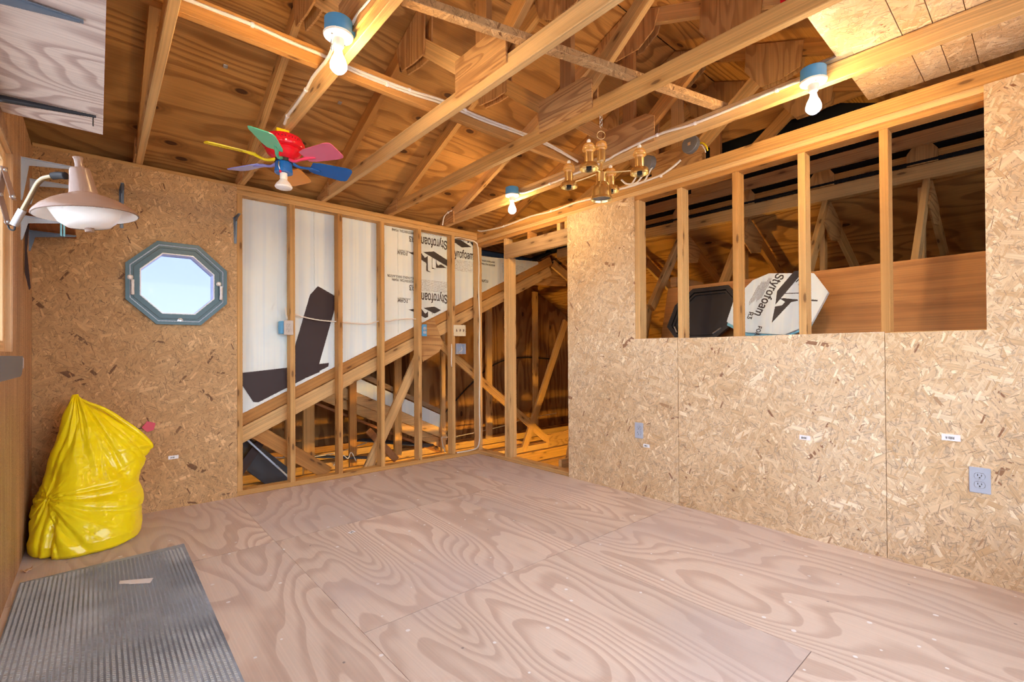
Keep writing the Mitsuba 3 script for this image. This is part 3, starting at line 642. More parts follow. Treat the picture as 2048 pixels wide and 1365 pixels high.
single('cable', tube([(-1.9, 1.2, 0.05), (-1.6, 1.1, 0.02), (-1.4, 0.9, 0.03), (-1.1, 1.0, 0.02), (-0.7, 1.2, 0.04)], 0.006), 'cable_white', 'pale cable lying over the joists at the left', 'cable', smooth=True)
single('cable', tube([(-1.30, 0.62, -0.03), (-1.22, 0.60, 0.06), (-1.17, 0.58, 0.03), (-1.13, 0.60, 0.08), (-1.10, 0.55, 0.0)], 0.005), 'cable_white', 'small tangle of pale cable on a joist', 'cable', smooth=True)

# ------------------------------------------------------------------ attic beyond the right wall (x > 0.1)
af = thing('floor_attic', 'attic floor beyond the right wall', kind='structure')
add('plywood_sheet', slab_z(rect(0.10, -4.48, 3.85, -1.34), -0.02, 0.015), 'ply_garage', af)
tr = thing('ridge_beam', 'doubled timber beam along the garage ridge seen through the wall gap', 'beam')
add('beam', board((1.245, -4.45, H), (1.283, 0.0, H + 0.086), tone=27), 'lumber', tr)
add('beam', board((1.23, -4.45, 2.236), (1.30, 0.0, 2.34), tone=33), 'lumber', tr)
for y, w in ((-2.84, 0.165), (-3.44, 0.165), (-2.25, 0.165), (-1.65, 0.165)):
    add('gusset', slab_x(sg.Polygon([(y - w / 2, 2.345), (y + w / 2, 2.345), (y + w / 2, 2.43), (y + 0.03, 2.505), (y - 0.03, 2.505), (y - w / 2, 2.43)]), 1.232, 0.011, grain=1), 'ply_gusset', tr)
for k, y in enumerate((-1.05, -1.65, -2.25, -2.86, -3.46, -4.07)):
    t = thing('garage_truss', ('peaked garage truss behind the corner of the gap', 'peaked garage truss at the left end of the wall gap', 'peaked garage truss above the black octagon', 'peaked garage truss above the foam octagon', 'peaked garage truss at the right end of the wall gap', 'peaked garage truss hidden behind the right wall')[k], 'truss', 'garage trusses')
    add('top_chord', lumber((XR + 0.02, y, ZR - 0.105), (3.7, y, gz(3.7) - 0.105), 0.036, 0.10, (0, 1, 0)), 'lumber', t)
    add('web', lumber((XR - 0.0, y, 2.215), (0.70, y, 1.46), 0.036, 0.09, (0, 1, 0)), 'lumber', t)
    add('web', lumber((0.72, y + 0.038, 1.48), (0.30, y + 0.038, 0.02), 0.036, 0.09, (0, 1, 0)), 'lumber', t)
    add('web', lumber((XR + 0.06, y + 0.038, 2.2), (XR + 0.02, y + 0.038, 0.02), 0.036, 0.07, (0, 1, 0)), 'lumber', t)
    add('gusset', slab_y(sg.Polygon([(1.12, 2.03), (1.27, 2.23), (1.42, 2.17), (1.56, 2.09), (1.50, 1.96), (1.30, 1.93)]), y - 0.02, 0.009), 'ply_gusset', t)
    add('bottom_chord', board((0.14, y - 0.018, 0.0), (3.7, y + 0.018, 0.085)), 'lumber', t)
# leaning plywood panel, octagonal plugs
P0, P1 = V(0.32, 0, 0.70), V(0.50, 0, 1.61)
pe = unit(P1 - P0)
_m = slab(sg.Polygon([(-1.885, -0.3), (-1.94, 0.90), (-3.95, 0.90), (-3.95, -0.3)]), P0, (0, 1, 0), pe, 0.012)
single('plywood_panel', _m[0], 'ply_panel', 'reddish plywood panel standing behind the lower part of the wall gap', 'panel', uv=_m[1])
LE = unit(V(0.20, 0, 1.0)); LN = np.cross(V(0, 1, 0), LE)
def octagon(c, r, rot=0): return sg.Polygon([(c[0] + r[0] * math.cos(rot + PI / 8 + k * PI / 4), c[1] + r[1] * math.sin(rot + PI / 8 + k * PI / 4)) for k in range(8)])
def lean(poly, off, th): return slab(poly, V(0.205, 0, 1.1) + LN * off, (0, 1, 0), LE, th)
t = thing('foam_octagon', 'white foam octagon with printed lettering leaning in the wall gap', 'insulation plug')
FO8 = sg.Polygon([(-2.79, 0.485), (-3.052, 0.45), (-3.135, 0.32), (-3.054, 0.13), (-2.908, 0.065), (-2.67, 0.09), (-2.535, 0.17), (-2.575, 0.33), (-2.69, 0.45)])
add('panel', lean(FO8, 0.0, 0.024), 'foam', t)
add('backing', lean(sa.translate(FO8.buffer(-0.004), 0.012, -0.02), 0.026, 0.02), 'clip_blue', t)
pf = frame(V(0.205, 0, 1.1) - LN * 0.0008, (0, -1, 0), LE)     # local x = -y, local y = up the lean
def lean_print(m): return place(m, pf)
def Q(a, b): return (2.79 + (a - 1250) * 0.00052, (1.569 - (b - 120) * 0.0006 - 1.1) * 1.02)
def turn(m, deg, a, b):
    m.apply_transform(trimesh.transformations.rotation_matrix(math.radians(deg), [0, 0, 1])); q = Q(a, b); m.apply_translation([q[0], q[1], 0]); return lean_print(m)
stick(t, turn(text('Styrofoam', 0.052, sx=0.86, bold=True), -114.7, 1345, 118), name='lettering')
stick(t, turn(text('R3', 0.030, bold=True), -105, 1045, 525), name='lettering')
stick(t, turn(text('FOAM', 0.026, sx=0.9, bold=True), -105, 1165, 690), name='lettering')
for pts in ([(1540, 122), (1640, 122), (1640, 140), (1352, 468), (1362, 318)], [(1350, 487), (1430, 480), (1462, 445), (1400, 405), (1440, 403), (1600, 430), (1600, 445), (1530, 452), (1325, 662)], [(1640, 425), (1810, 452), (1810, 466), (1640, 445)], [(1440, 348), (1620, 360), (1620, 368), (1440, 356)], [(1560, 240), (1620, 185), (1620, 200), (1575, 245)], [(1590, 270), (1625, 272), (1625, 300)]):
    mm = trimesh.creation.extrude_polygon(sg.Polygon([Q(*p) for p in pts]).buffer(0), 0.0008, engine='earcut'); stick(t, lean_print(mm), name='logo')
ms = []
for k in range(8):
    mm = trimesh.creation.box([0.0035, 0.13 + 0.04 * ((k * 3) % 4) / 3, 0.0008]); mm.apply_transform(trimesh.transformations.rotation_matrix(math.radians(-24.7), [0, 0, 1])); q = Q(1085 + k * 21, 330 - k * 8); mm.apply_translation([q[0], q[1], 0.0005]); ms.append(lean_print(mm))
stick(t, cat(*ms), 'grey_print', 'small_print')
t = thing('black_octagon', 'black octagonal plug with a raised rim leaning left of the foam octagon', 'panel')
BO = sg.Polygon([(-2.235, 0.455), (-2.50, 0.455), (-2.60, 0.34), (-2.555, 0.17), (-2.43, 0.06), (-2.14, 0.065), (-2.05, 0.17), (-2.10, 0.335)])
add('face', lean(BO.buffer(-0.02), 0.078, 0.01), 'black_panel', t)
add('rim', lean(BO.difference(BO.buffer(-0.03)), 0.050, 0.03), 'black_panel', t)
add('rim', lean(BO.buffer(-0.036).difference(BO.buffer(-0.05)), 0.060, 0.02), 'black_panel', t)
for a, b in (((-2.115, 0.165), (-2.14, 0.12)), ((-2.42, 0.10), (-2.48, 0.14))):
    q = V(0.205, 0, 1.1) + LN * 0.046; obj('latch', tube([q + V(0, 1, 0) * a[0] + LE * a[1], q + V(0, 1, 0) * b[0] + LE * b[1]], 0.006, smooth=False), 'steel', t)
_m = board((0.55, -1.98, 1.60), (1.02, -1.93, 1.68)); single('dark_plank', _m[0], 'lumber_dark', 'dark plank end left of the first stud in the wall gap', 'plank', uv=_m[1])

for k, (x, y) in enumerate(((-2.47, -0.83), (-1.80, -0.85))):
    t = thing('panel_clip', ('small metal clip between roof panels left of the fan', 'small metal clip on the roof sheathing right of the fan')[k], 'clip'); e_ = unit(V(0, -1, SLOPE))
    obj('clip', place(rbox((-0.012, -0.012, 0), (0.012, 0.012, 0.004), 0.001), frame(V(x, y, zs(y) - 0.005), (1, 0, 0), e_)), 'steel', t)

# ------------------------------------------------------------------ octagonal window
t = thing('octagon_window', 'teal framed octagonal window with a blue sky view', 'window')
def ring(s0, s1, y, th, mat, name):
    add(name, slab_y(sg.Polygon(octo(s0)).difference(sg.Polygon(octo(s1))), y, th), mat, t)
ring(1.0, 0.74, 0.03, 0.06, 'teal_frame', 'frame'); ring(1.0, 0.925, -0.030, 0.012, 'teal_frame', 'outer_rim')
ring(0.925, 0.905, -0.030, 0.004, 'plate_grey', 'bead'); ring(0.86, 0.845, -0.030, 0.005, 'teal_dark', 'bead')
ring(0.74, 0.715, 0.09, 0.115, 'white_enamel', 'gasket')
add('pane', slab_y(sg.Polygon(octo(0.73)), 0.06, 0.004), 'sky_dimming_glass', t)
for x in (-2.862, -2.362):
    obj('handle', cat(tube([(x, -0.045, 1.46), (x, -0.058, 1.50), (x, -0.058, 1.555)], [0.010, 0.008, 0.009]), lathe([(0, 0), (0.016, 0), (0.016, 0.014), (0.008, 0.022), (0, 0.022)], 14, (x - 0.012, -0.031, 1.572), (0, -1, 0))), 'white_enamel', t, smooth=40)
obj('lock', lathe([(0, 0), (0.017, 0), (0.017, 0.006), (0.009, 0.008), (0.006, 0.003), (0, 0.003)], 18, (-2.603, -0.031, 1.298), (0, -1, 0)), 'steel', t, smooth=40)

# ------------------------------------------------------------------ electrics on the walls
def outlet(c, n_, r_, plate, w=0.072, h=0.117, label='', group=None, face='plate_grey'):
    """Duplex outlet: centre on the wall, outward normal n_, horizontal direction r_."""
    t = thing('outlet', label, 'outlet', group); F = frame(V(*c), r_, (0, 0, 1))
    if (F[:3, 2] @ V(*n_)) < 0: F = frame(V(*c), -V(*r_), (0, 0, 1))
    b = rbox((-w / 2, -h / 2, 0), (w / 2, h / 2, 0.006), 0.003); obj('plate', place(b, F), plate, t)
    for s in (1, -1):
        q = sg.Point(0, 0).buffer(0.0175).intersection(rect(-0.0175, -0.0135, 0.0175, 0.0135))
        mm = trimesh.creation.extrude_polygon(q, 0.003, engine='earcut'); mm.apply_translation([0, s * 0.0195, 0.006]); rec = obj('receptacle', place(mm, F), face, t)
        mm = trimesh.creation.extrude_polygon(q.buffer(0.0012).difference(q), 0.0012, engine='earcut'); mm.apply_translation([0, s * 0.0195, 0.006]); obj('rim', place(mm, F), 'box_grey', rec)
        sl = [rbox((-0.0075, s * 0.0195 + 0.0, 0.0085), (-0.005, s * 0.0195 + 0.009, 0.0096), 0.0002), rbox((0.005, s * 0.0195 + 0.001, 0.0085), (0.0075, s * 0.0195 + 0.008, 0.0096), 0.0002), lathe([(0, 0), (0.0028, 0), (0.0028, 0.0011), (0, 0.0011)], 10, (0, s * 0.0195 - 0.006, 0.0085))]
        obj('slots', place(cat(*sl), F), 'dark', rec)
    obj('screw', place(lathe([(0, 0), (0.003, 0), (0.0025, 0.001), (0, 0.0012)], 10, (0, 0, 0.006)), F), 'steel', t)
    return t
outlet((-0.0125, -1.994, 0.48), (-1, 0, 0), (0, -1, 0), 'plate_grey', label='small grey duplex outlet on the OSB wall near the open bay')
outlet((-0.0125, -3.796, 0.464), (-1, 0, 0), (0, -1, 0), 'plate_grey', label='large grey duplex outlet low on the OSB wall at far right')
outlet((-1.888, -0.004, 1.273), (0, -1, 0), (1, 0, 0), 'plate_tan', label='tan duplex outlet on a blue box beside the first stud', face='plate_tan')
t = thing('outlet_box', 'blue plastic box behind the tan outlet', 'electrical box'); obj('box', rbox((-1.948, 0.002, 1.225), (-1.876, 0.06, 1.325)), 'box_blue', t)
t = outlet((-0.648, -0.004, 1.288), (0, -1, 0), (1, 0, 0), 'box_blue', w=0.05, h=0.115, label='uncovered outlet in a bright blue box beside the fourth stud', face='plate_grey')
obj('box', rbox((-0.672, 0.0, 1.235), (-0.622, 0.07, 1.34)), 'box_blue', t)
t = thing('switch_plate', 'ivory three switch plate on the fifth stud', 'switch'); F = frame(V(-0.232, -0.003, 1.298), (1, 0, 0), (0, 0, 1))
obj('plate', rbox((-0.308, -0.009, 1.24), (-0.158, -0.002, 1.355)), 'ivory', t)
for k, x in enumerate((-0.275, -0.232, -0.190)):
    obj('toggle', cat(rbox((x - 0.005, -0.011, 1.285), (x + 0.005, -0.008, 1.312), 0.001), rbox((x - 0.004, -0.022, 1.298 if k else 1.287), (x + 0.004, -0.009, 1.308 if k else 1.297), 0.001)), 'brown_paint', t)
for x in (-0.275, -0.232, -0.190):
    for z in (1.262, 1.334): obj('screw', lathe([(0, 0), (0.003, 0), (0, 0.001)], 8, (x, -0.009, z), (0, -1, 0)), 'steel', t)
t = thing('junction_box', 'open blue grey box with wires on the fifth stud', 'electrical box')
x0, x1, z0, z1 = -0.268, -0.152, 1.055, 1.163
for lo, hi in (((x0, 0.0, z0), (x0 + 0.006, 0.06, z1)), ((x1 - 0.006, 0.0, z0), (x1, 0.06, z1)), ((x0, 0.0, z0), (x1, 0.06, z0 + 0.006)), ((x0, 0.0, z1 - 0.006), (x1, 0.06, z1)), ((x0, 0.055, z0), (x1, 0.061, z1))): obj('side', rbox(lo, hi, 0.001), 'plate_grey', t)
obj('wires', tube([(-0.235, 0.05, 1.06), (-0.225, 0.01, 1.08), (-0.20, 0.0, 1.10), (-0.19, 0.03, 1.13)], 0.004), 'cable_white', t, smooth=True)
t = thing('cable', 'short loop of white cable on the side of the fifth stud', 'cable')
obj('cable', tube([(-0.335, -0.006, 0.93), (-0.345, -0.018, 0.97), (-0.343, -0.02, 1.10), (-0.335, -0.006, 1.155)], 0.006), 'cable_white', t, smooth=True)
single('cable', tube([(-1.90, 0.03, 1.44), (-1.90, 0.02, 1.39), (-1.886, 0.03, 1.34)], 0.006), 'cable_white', 'short cable stub above the tan outlet', 'cable', smooth=True)
single('cable', tube([(-1.835, 0.05, 1.39), (-1.74, 0.05, 1.365), (-1.623, 0.045, 1.347), (-1.461, 0.05, 1.34), (-1.272, 0.045, 1.331), (-1.18, 0.05, 1.335), (-1.101, 0.05, 1.36), (-1.0, 0.045, 1.365), (-0.931, 0.05, 1.38), (-0.82, 0.045, 1.395), (-0.705, 0.05, 1.40)], 0.0055), 'cable_white', 'beige cable threaded through the studs at mid height', 'cable', smooth=True)
single('cable', tube([(-0.28, 0.03, 2.25), (-0.20, 0.03, 2.268), (-0.08, 0.03, 2.262), (-0.02, 0.0, 2.24), (0.004, -0.008, 2.20), (0.012, -0.01, 2.10), (0.018, -0.009, 1.98), (0.010, -0.012, 1.80), (0.014, -0.009, 1.62), (0.022, -0.012, 1.40), (0.014, -0.01, 1.15), (0.020, -0.01, 0.85), (0.012, -0.01, 0.55), (0.016, -0.01, 0.25), (0.008, -0.008, 0.12), (-0.02, -0.0, 0.062), (-0.12, 0.01, 0.045), (-0.26, 0.02, 0.043)], 0.008), 'cable_white', 'white cable running down the corner post', 'cable', smooth=True)
single('cable', tube([(-0.28, 0.05, 2.2), (-0.285, 0.05, 2.0), (-0.288, 0.05, 1.7), (-0.284, 0.05, 1.38)], 0.004), 'cable_white', 'thin white wire along the fifth stud', 'cable', smooth=True)
t = thing('cable', 'long white cable stapled along the top of the right wall', 'cable')
obj('cable', tube([(-0.01, -0.03, 2.36), (-0.009, -0.12, 2.338), (-0.009, -0.45, 2.318), (-0.009, -0.83, 2.330), (-0.009, -1.1, 2.315), (-0.009, -1.38, 2.322), (-0.009, -1.60, 2.312), (-0.009, -1.79, 2.318), (-0.009, -1.95, 2.312), (-0.009, -2.09, 2.318), (-0.009, -2.19, 2.325), (-0.004, -2.27, 2.352), (0.03, -2.32, 2.40)], 0.008), 'cable_white', t, smooth=True)
def staple(parent, c, ax, r=0.011):
    obj('staple', lathe([(0.0, -0.006), (r, -0.006), (r, 0.006), (0.0, 0.006)], 10, c, ax), 'white', parent, smooth=30)
for y in (-0.45, -1.1, -1.6, -2.19): staple(t, (-0.009, y, 2.318), (0, 1, 0))
t = thing('round_junction_box', 'round grey box with a pink sticker above the wall gap', 'electrical box')
c = V(0.02, -2.41, 2.472)
obj('cover', lathe([(0, 0), (0.060, 0), (0.060, 0.03), (0.057, 0.034), (0, 0.034)], 28, c, (-1, 0.1, 0.05)), 'box_grey', t, smooth=30)
obj('sticker', place(rbox((-0.011, -0.011, 0), (0.011, 0.011, 0.001), 0.0003), frame(c + V(-0.0345, 0.004, 0.002), (0.1, 1, 0), (0.05, 0, 1))), 'leaf_tan', t)
obj('wire', tube([c + V(0.01, -0.045, -0.0), c + V(0.0, -0.075, -0.01), c + V(0.0, -0.10, -0.04), c + V(0.01, -0.105, -0.07)], 0.005), 'yellow', t, smooth=True)
obj('wire', tube([c + V(0.01, -0.045, -0.01), c + V(0.0, -0.07, -0.025), c + V(0.0, -0.09, -0.06), c + V(0.0, -0.095, -0.08)], 0.004), 'cable_white', t, smooth=True)
t = thing('round_junction_box', 'round grey box beside the chandelier with several cables', 'electrical box'); c = V(0.0, -2.105, 2.437)
obj('cover', lathe([(0, 0), (0.052, 0), (0.052, 0.04), (0.049, 0.044), (0, 0.044)], 24, c, (-1, 0.25, -0.1)), 'box_grey', t, smooth=30)
for k, p in enumerate(([(-0.02, 0.02, 0.02), (-0.03, 0.07, -0.02), (-0.02, 0.13, -0.09), (-0.01, 0.19, -0.12), (-0.01, 0.26, -0.118)], [(-0.02, 0.0, -0.03), (-0.03, 0.04, -0.07), (-0.02, 0.10, -0.11), (-0.012, 0.16, -0.118)], [(-0.02, -0.02, -0.04), (-0.03, 0.01, -0.09), (-0.015, 0.05, -0.118), (-0.01, 0.12, -0.12)], [(-0.03, 0.24, -0.06), (-0.02, 0.20, -0.10), (-0.01, 0.12, -0.12), (-0.01, 0.1, -0.12)])):
    obj('cable', tube([c + V(*q) for q in p], 0.007), 'cable_white', t, smooth=True)

# ------------------------------------------------------------------ bulb holders
def bulb_holder(c, label, lit=True, chord_side=1, tab=True, energy=1.0):
    """Blue round box, porcelain keyless socket and bare bulb hanging at c = centre of the box underside."""
    t = thing('bulb_holder', label, 'light fixture', 'bare bulb fixtures'); c = V(*c)
    obj('box', lathe([(0, 0), (0.052, 0), (0.054, 0.01), (0.054, 0.058), (0.050, 0.060), (0, 0.060)], 28, c), 'box_blue', t, smooth=30)
    obj('bracket', rbox(c + V(0.045, -0.012, 0.015), c + V(0.085, 0.012, 0.055)), 'box_blue', t)
    obj('base', lathe([(0, -0.018), (0.030, -0.018), (0.056, -0.008), (0.059, -0.001), (0, -0.001)], 32, c), 'porcelain', t, smooth=40)
    obj('socket', lathe([(0, -0.052), (0.017, -0.052), (0.022, -0.045), (0.024, -0.018), (0, -0.018)], 24, c), 'porcelain', t, smooth=40)
    prof = [(0, -0.158), (0.012, -0.156), (0.023, -0.148), (0.033, -0.134), (0.034, -0.120), (0.028, -0.100), (0.018, -0.080), (0.014, -0.062), (0.013, -0.052), (0, -0.052)]
    obj('bulb', lathe(prof, 24, c), 'white', t, smooth=True, emitter={'type': 'area', 'radiance': {'type': 'rgb', 'value': [b * energy for b in BULB]}})
    for s in (1, -1): obj('screw', lathe([(0, 0), (0.004, 0), (0, 0.002)], 8, c + V(0.033 * s, 0.02 * s, -0.017), (0, 0, -1)), 'dark', t)
    if tab: obj('pull_chain', tube([c + V(-0.028, -0.01, -0.015), c + V(-0.034, -0.012, -0.05), c + V(-0.032, -0.014, -0.085)], 0.002), 'steel', t, smooth=True)
    return t
bulb_holder((-2.30, -2.12, 2.352), 'lit bare bulb on a blue box beside the ceiling fan truss')
bulb_holder((-0.468, -1.10, 2.362), 'lit bare bulb on a blue box above the open corner bay', tab=False)
bulb_holder((-0.468, -3.28, 2.345), 'lit bare bulb on a blue box below the OSB ceiling boards', tab=False)
t = thing('metal_bar', 'grey metal hanger bar behind the bulb near the OSB ceiling', 'hanger bar')
obj('bar', rbox((-0.44, -3.43, 2.43), (-0.40, -3.26, 2.445)), 'steel', t)
# cables along trusses and brace
def cable_with_staples(pts, label, r=0.008, st=()):
    t = thing('cable', label, 'cable'); obj('cable', tube(pts, r), 'cable_white', t, smooth=True)
    for q in st: staple(t, q, V(*pts[-1]) - V(*pts[0]))
cable_with_staples([(-0.415, -1.10, 2.40), (-0.414, -1.2, 2.368), (-0.414, -1.48, 2.362), (-0.414, -1.73, 2.366), (-0.414, -2.02, 2.376), (-0.428, -2.13, 2.384), (-0.428, -2.42, 2.404), (-0.414, -2.66, 2.392), (-0.414, -2.97, 2.396), (-0.414, -3.18, 2.40), (-0.44, -3.23, 2.38)], 'white cable stapled along the bulb truss above the right wall', 0.008, [(-0.414, -1.48, 2.362), (-0.428, -2.42, 2.404), (-0.414, -2.66, 2.392), (-0.414, -3.1, 2.398)])
cable_with_staples([(-2.26, -2.10, 2.41), (-2.245, -2.0, 2.435), (-2.244, -1.914, 2.428), (-2.244, -1.83, 2.408), (-2.244, -1.66, 2.412), (-2.244, -1.55, 2.392), (-2.244, -1.36, 2.380), (-2.244, -1.24, 2.378), (-2.24, -1.17, 2.36)], 'white cable running from the bulb to the ceiling fan', 0.008, [(-2.244, -1.914, 2.428), (-2.244, -1.55, 2.392), (-2.244, -1.24, 2.378)])
cable_with_staples([(-2.25, -2.14, 2.41), (-2.243, -2.19, 2.43), (-2.243, -2.27, 2.425), (-2.243, -2.6, 2.41)], 'white cable leading back from the bulb near the fan', 0.008)
cable_with_staples([(-3.2, -1.741, 2.486), (-2.9, -1.742, 2.482), (-2.68, -1.742, 2.487), (-2.53, -1.742, 2.49), (-2.36, -1.742, 2.482), (-2.25, -1.742, 2.482), (-2.08, -1.742, 2.475), (-1.77, -1.742, 2.482), (-1.55, -1.742, 2.500), (-1.29, -1.742, 2.494), (-0.98, -1.742, 2.502), (-0.70, -1.742, 2.500), (-0.42, -1.76, 2.45)], 'upper white cable stapled along the lateral brace', 0.008, [(-2.53, -1.742, 2.49), (-1.77, -1.742, 2.482), (-1.40, -1.742, 2.497), (-0.85, -1.742, 2.502)])
cable_with_staples([(-2.26, -2.08, 2.41), (-2.24, -1.95, 2.43), (-2.20, -1.80, 2.46), (-2.08, -1.744, 2.462), (-1.77, -1.744, 2.466), (-1.55, -1.744, 2.482), (-1.29, -1.744, 2.478), (-0.98, -1.744, 2.487), (-0.70, -1.746, 2.485), (-0.42, -1.77, 2.44)], 'lower white cable stapled along the lateral brace', 0.007, [(-1.9, -1.744, 2.464)])
cable_with_staples([(-0.43, -0.16, 2.46), (-0.43, -0.10, 2.455), (-0.43, -0.03, 2.43), (-0.44, -0.012, 2.345)], 'short white cable end at the corner truss heel', 0.007, [(-0.43, -0.10, 2.455)])

# ------------------------------------------------------------------ ceiling fan
t = thing('ceiling_fan', 'red ceiling fan with six blades in different colours', 'ceiling fan'); fc = V(-2.226, -1.10, 0)
obj('mount', cat(rbox(fc + V(-0.05, -0.045, 2.30), fc + V(0.02, 0.0, 2.345)), rbox(fc + V(0.03, 0.05, 2.285), fc + V(0.075, 0.085, 2.335))), 'yellow', t)
obj('motor', lathe([(0, 2.145), (0.050, 2.145), (0.066, 2.155), (0.088, 2.176), (0.097, 2.198), (0.101, 2.206), (0.094, 2.214), (0.112, 2.226), (0.118, 2.245), (0.116, 2.262), (0.106, 2.266), (0.105, 2.276), (0.108, 2.280), (0.100, 2.298), (0.07, 2.306), (0, 2.306)], 48, fc), 'red', t, smooth=30)
vent = [rbox((-0.002, -0.107, 2.267), (0.002, -0.1045, 2.275), 0.0005) for _ in range(36)]
for k, b in enumerate(vent): b.apply_transform(trimesh.transformations.rotation_matrix(k * PI / 18, [0, 0, 1])); b.apply_translation(fc)
obj('vent_slots', cat(*vent), 'dark', t)
obj('rotor', lathe([(0, 2.122), (0.05, 2.122), (0.05, 2.146), (0, 2.146)], 28, fc), 'dark', t, smooth=30)
obj('switch_housing', lathe([(0, 2.055), (0.040, 2.045), (0.050, 2.046), (0.050, 2.07), (0.047, 2.073), (0.047, 2.112), (0.043, 2.124), (0, 2.124)], 32, fc), 'blue', t, smooth=30)
def blade_poly():
    return sg.Polygon([(0.16, -0.040), (0.20, -0.052), (0.36, -0.066), (0.386, -0.060), (0.394, -0.045), (0.394, 0.045), (0.386, 0.060), (0.36, 0.066), (0.20, 0.052), (0.16, 0.040)]).buffer(0.004)
ang = {'yellow': 178, 'green': 229, 'pink': 297, 'blue': 340, 'orange': 51, 'purple': 116}
a0 = math.radians(-62)
for k, c in enumerate(('pink', 'blue', 'orange', 'purple', 'yellow', 'green')):
    a = a0 + k * PI / 3
    m = trimesh.creation.extrude_polygon(blade_poly(), 0.006, engine='earcut')
    tilt = trimesh.transformations.rotation_matrix(math.radians(-19), [1, 0, 0]); m.apply_transform(tilt)
    R = trimesh.transformations.rotation_matrix(a, [0, 0, 1]); R[:3, 3] = fc + V(0, 0, 2.135); m.apply_transform(R)
    b = obj('blade', m, c, t)
    arm = tube([(0.045, 0, 0.0), (0.085, 0, -0.018), (0.12, 0, -0.016), (0.165, 0.012, -0.006), (0.22, 0.02, -0.008)], [0.012, 0.010, 0.009, 0.012, 0.006], 8); arm.apply_transform(R)
    obj('blade_arm', arm, {'pink': 'pink_red'}.get(c, c), b, smooth=True)
obj('bulb_neck', lathe([(0, 1.998), (0.019, 1.998), (0.021, 2.01), (0.021, 2.046), (0, 2.046)], 24, fc), 'bulb_frost', t, smooth=40)
obj('reflector_bulb', lathe([(0, 1.928), (0.030, 1.930), (0.045, 1.938), (0.049, 1.948), (0.040, 1.968), (0.026, 1.988), (0.020, 2.000), (0, 2.000)], 32, fc), 'white_enamel', t, smooth=40)
obj('pull_chain', tube([fc + V(-0.035, -0.035, 2.11), fc + V(-0.038, -0.04, 2.08), fc + V(-0.030, -0.036, 2.05)], 0.004), 'steel', t, smooth=True)
obj('pull_knob', lathe([(0, -0.012), (0.006, -0.006), (0.007, 0.004), (0.002, 0.012), (0, 0.012)], 12, fc + V(-0.028, -0.035, 2.04)), 'red', t, smooth=True)

for k in [k for k in scene if k.startswith('ceiling_fan__')]: scene[k]['to_world'] = T().translate([fc[0], fc[1], 2.345]).scale([0.97, 0.97, 0.80]).translate([-fc[0], -fc[1], -2.345])

# ------------------------------------------------------------------ brass chandelier
t = thing('chandelier', 'brass chandelier with amber wood caps hanging by a chain', 'chandelier'); cc = V(-0.985, -2.42, 0)
rings = []
for k in range(5):
    rr = trimesh.creation.torus(0.010, 0.0022, 16, 8); rr.apply_transform(trimesh.transformations.rotation_matrix(PI / 2, [1, 0, 0])); rr.apply_transform(trimesh.transformations.rotation_matrix(k * PI / 2, [0, 0, 1])); rr.apply_translation(cc + V(0, 0, 2.338 - 0.0135 * k)); rings.append(rr)
obj('chain', cat(*rings), 'chrome', t, smooth=True)
rr = trimesh.creation.torus(0.022, 0.0024, 28, 8); rr.apply_transform(trimesh.transformations.rotation_matrix(PI / 2, [1, 0, 0])); rr.apply_transform(trimesh.transformations.rotation_matrix(-0.7, [0, 0, 1])); rr.apply_translation(cc + V(0, 0, 2.235))
obj('ring', rr, 'brass', t, smooth=True)
obj('wood_cap', lathe([(0, 2.152), (0.022, 2.152), (0.024, 2.160), (0.031, 2.164), (0.033, 2.170), (0.028, 2.174), (0.031, 2.180), (0.026, 2.194), (0.012, 2.202), (0.004, 2.206), (0, 2.213)], 28, cc), 'amber_wood', t, smooth=30)
obj('stem', lathe([(0, 2.084), (0.008, 2.084), (0.016, 2.086), (0.022, 2.093), (0.022, 2.154), (0, 2.154)], 28, cc), 'brass', t, smooth=30)
obj('spindle', lathe([(0, 2.03), (0.0065, 2.03), (0.0065, 2.09), (0, 2.09)], 20, cc), 'brass', t, smooth=30)
obj('bell', lathe([(0.054, 1.884), (0.058, 1.884), (0.057, 1.891), (0.0525, 1.900), (0.052, 1.935), (0.044, 1.955), (0.034, 1.962), (0.033, 1.970), (0.027, 1.978), (0.027, 2.028), (0.018, 2.036), (0, 2.038), (0, 2.032), (0.023, 2.026), (0.023, 1.978), (0.030, 1.960), (0.041, 1.950), (0.049, 1.934), (0.0495, 1.902)], 40, cc), 'brass', t, smooth=30)
obj('bell_inside', lathe([(0, 1.896), (0.0485, 1.896), (0.0485, 1.900), (0, 1.900)], 32, cc), 'box_grey', t, smooth=30)
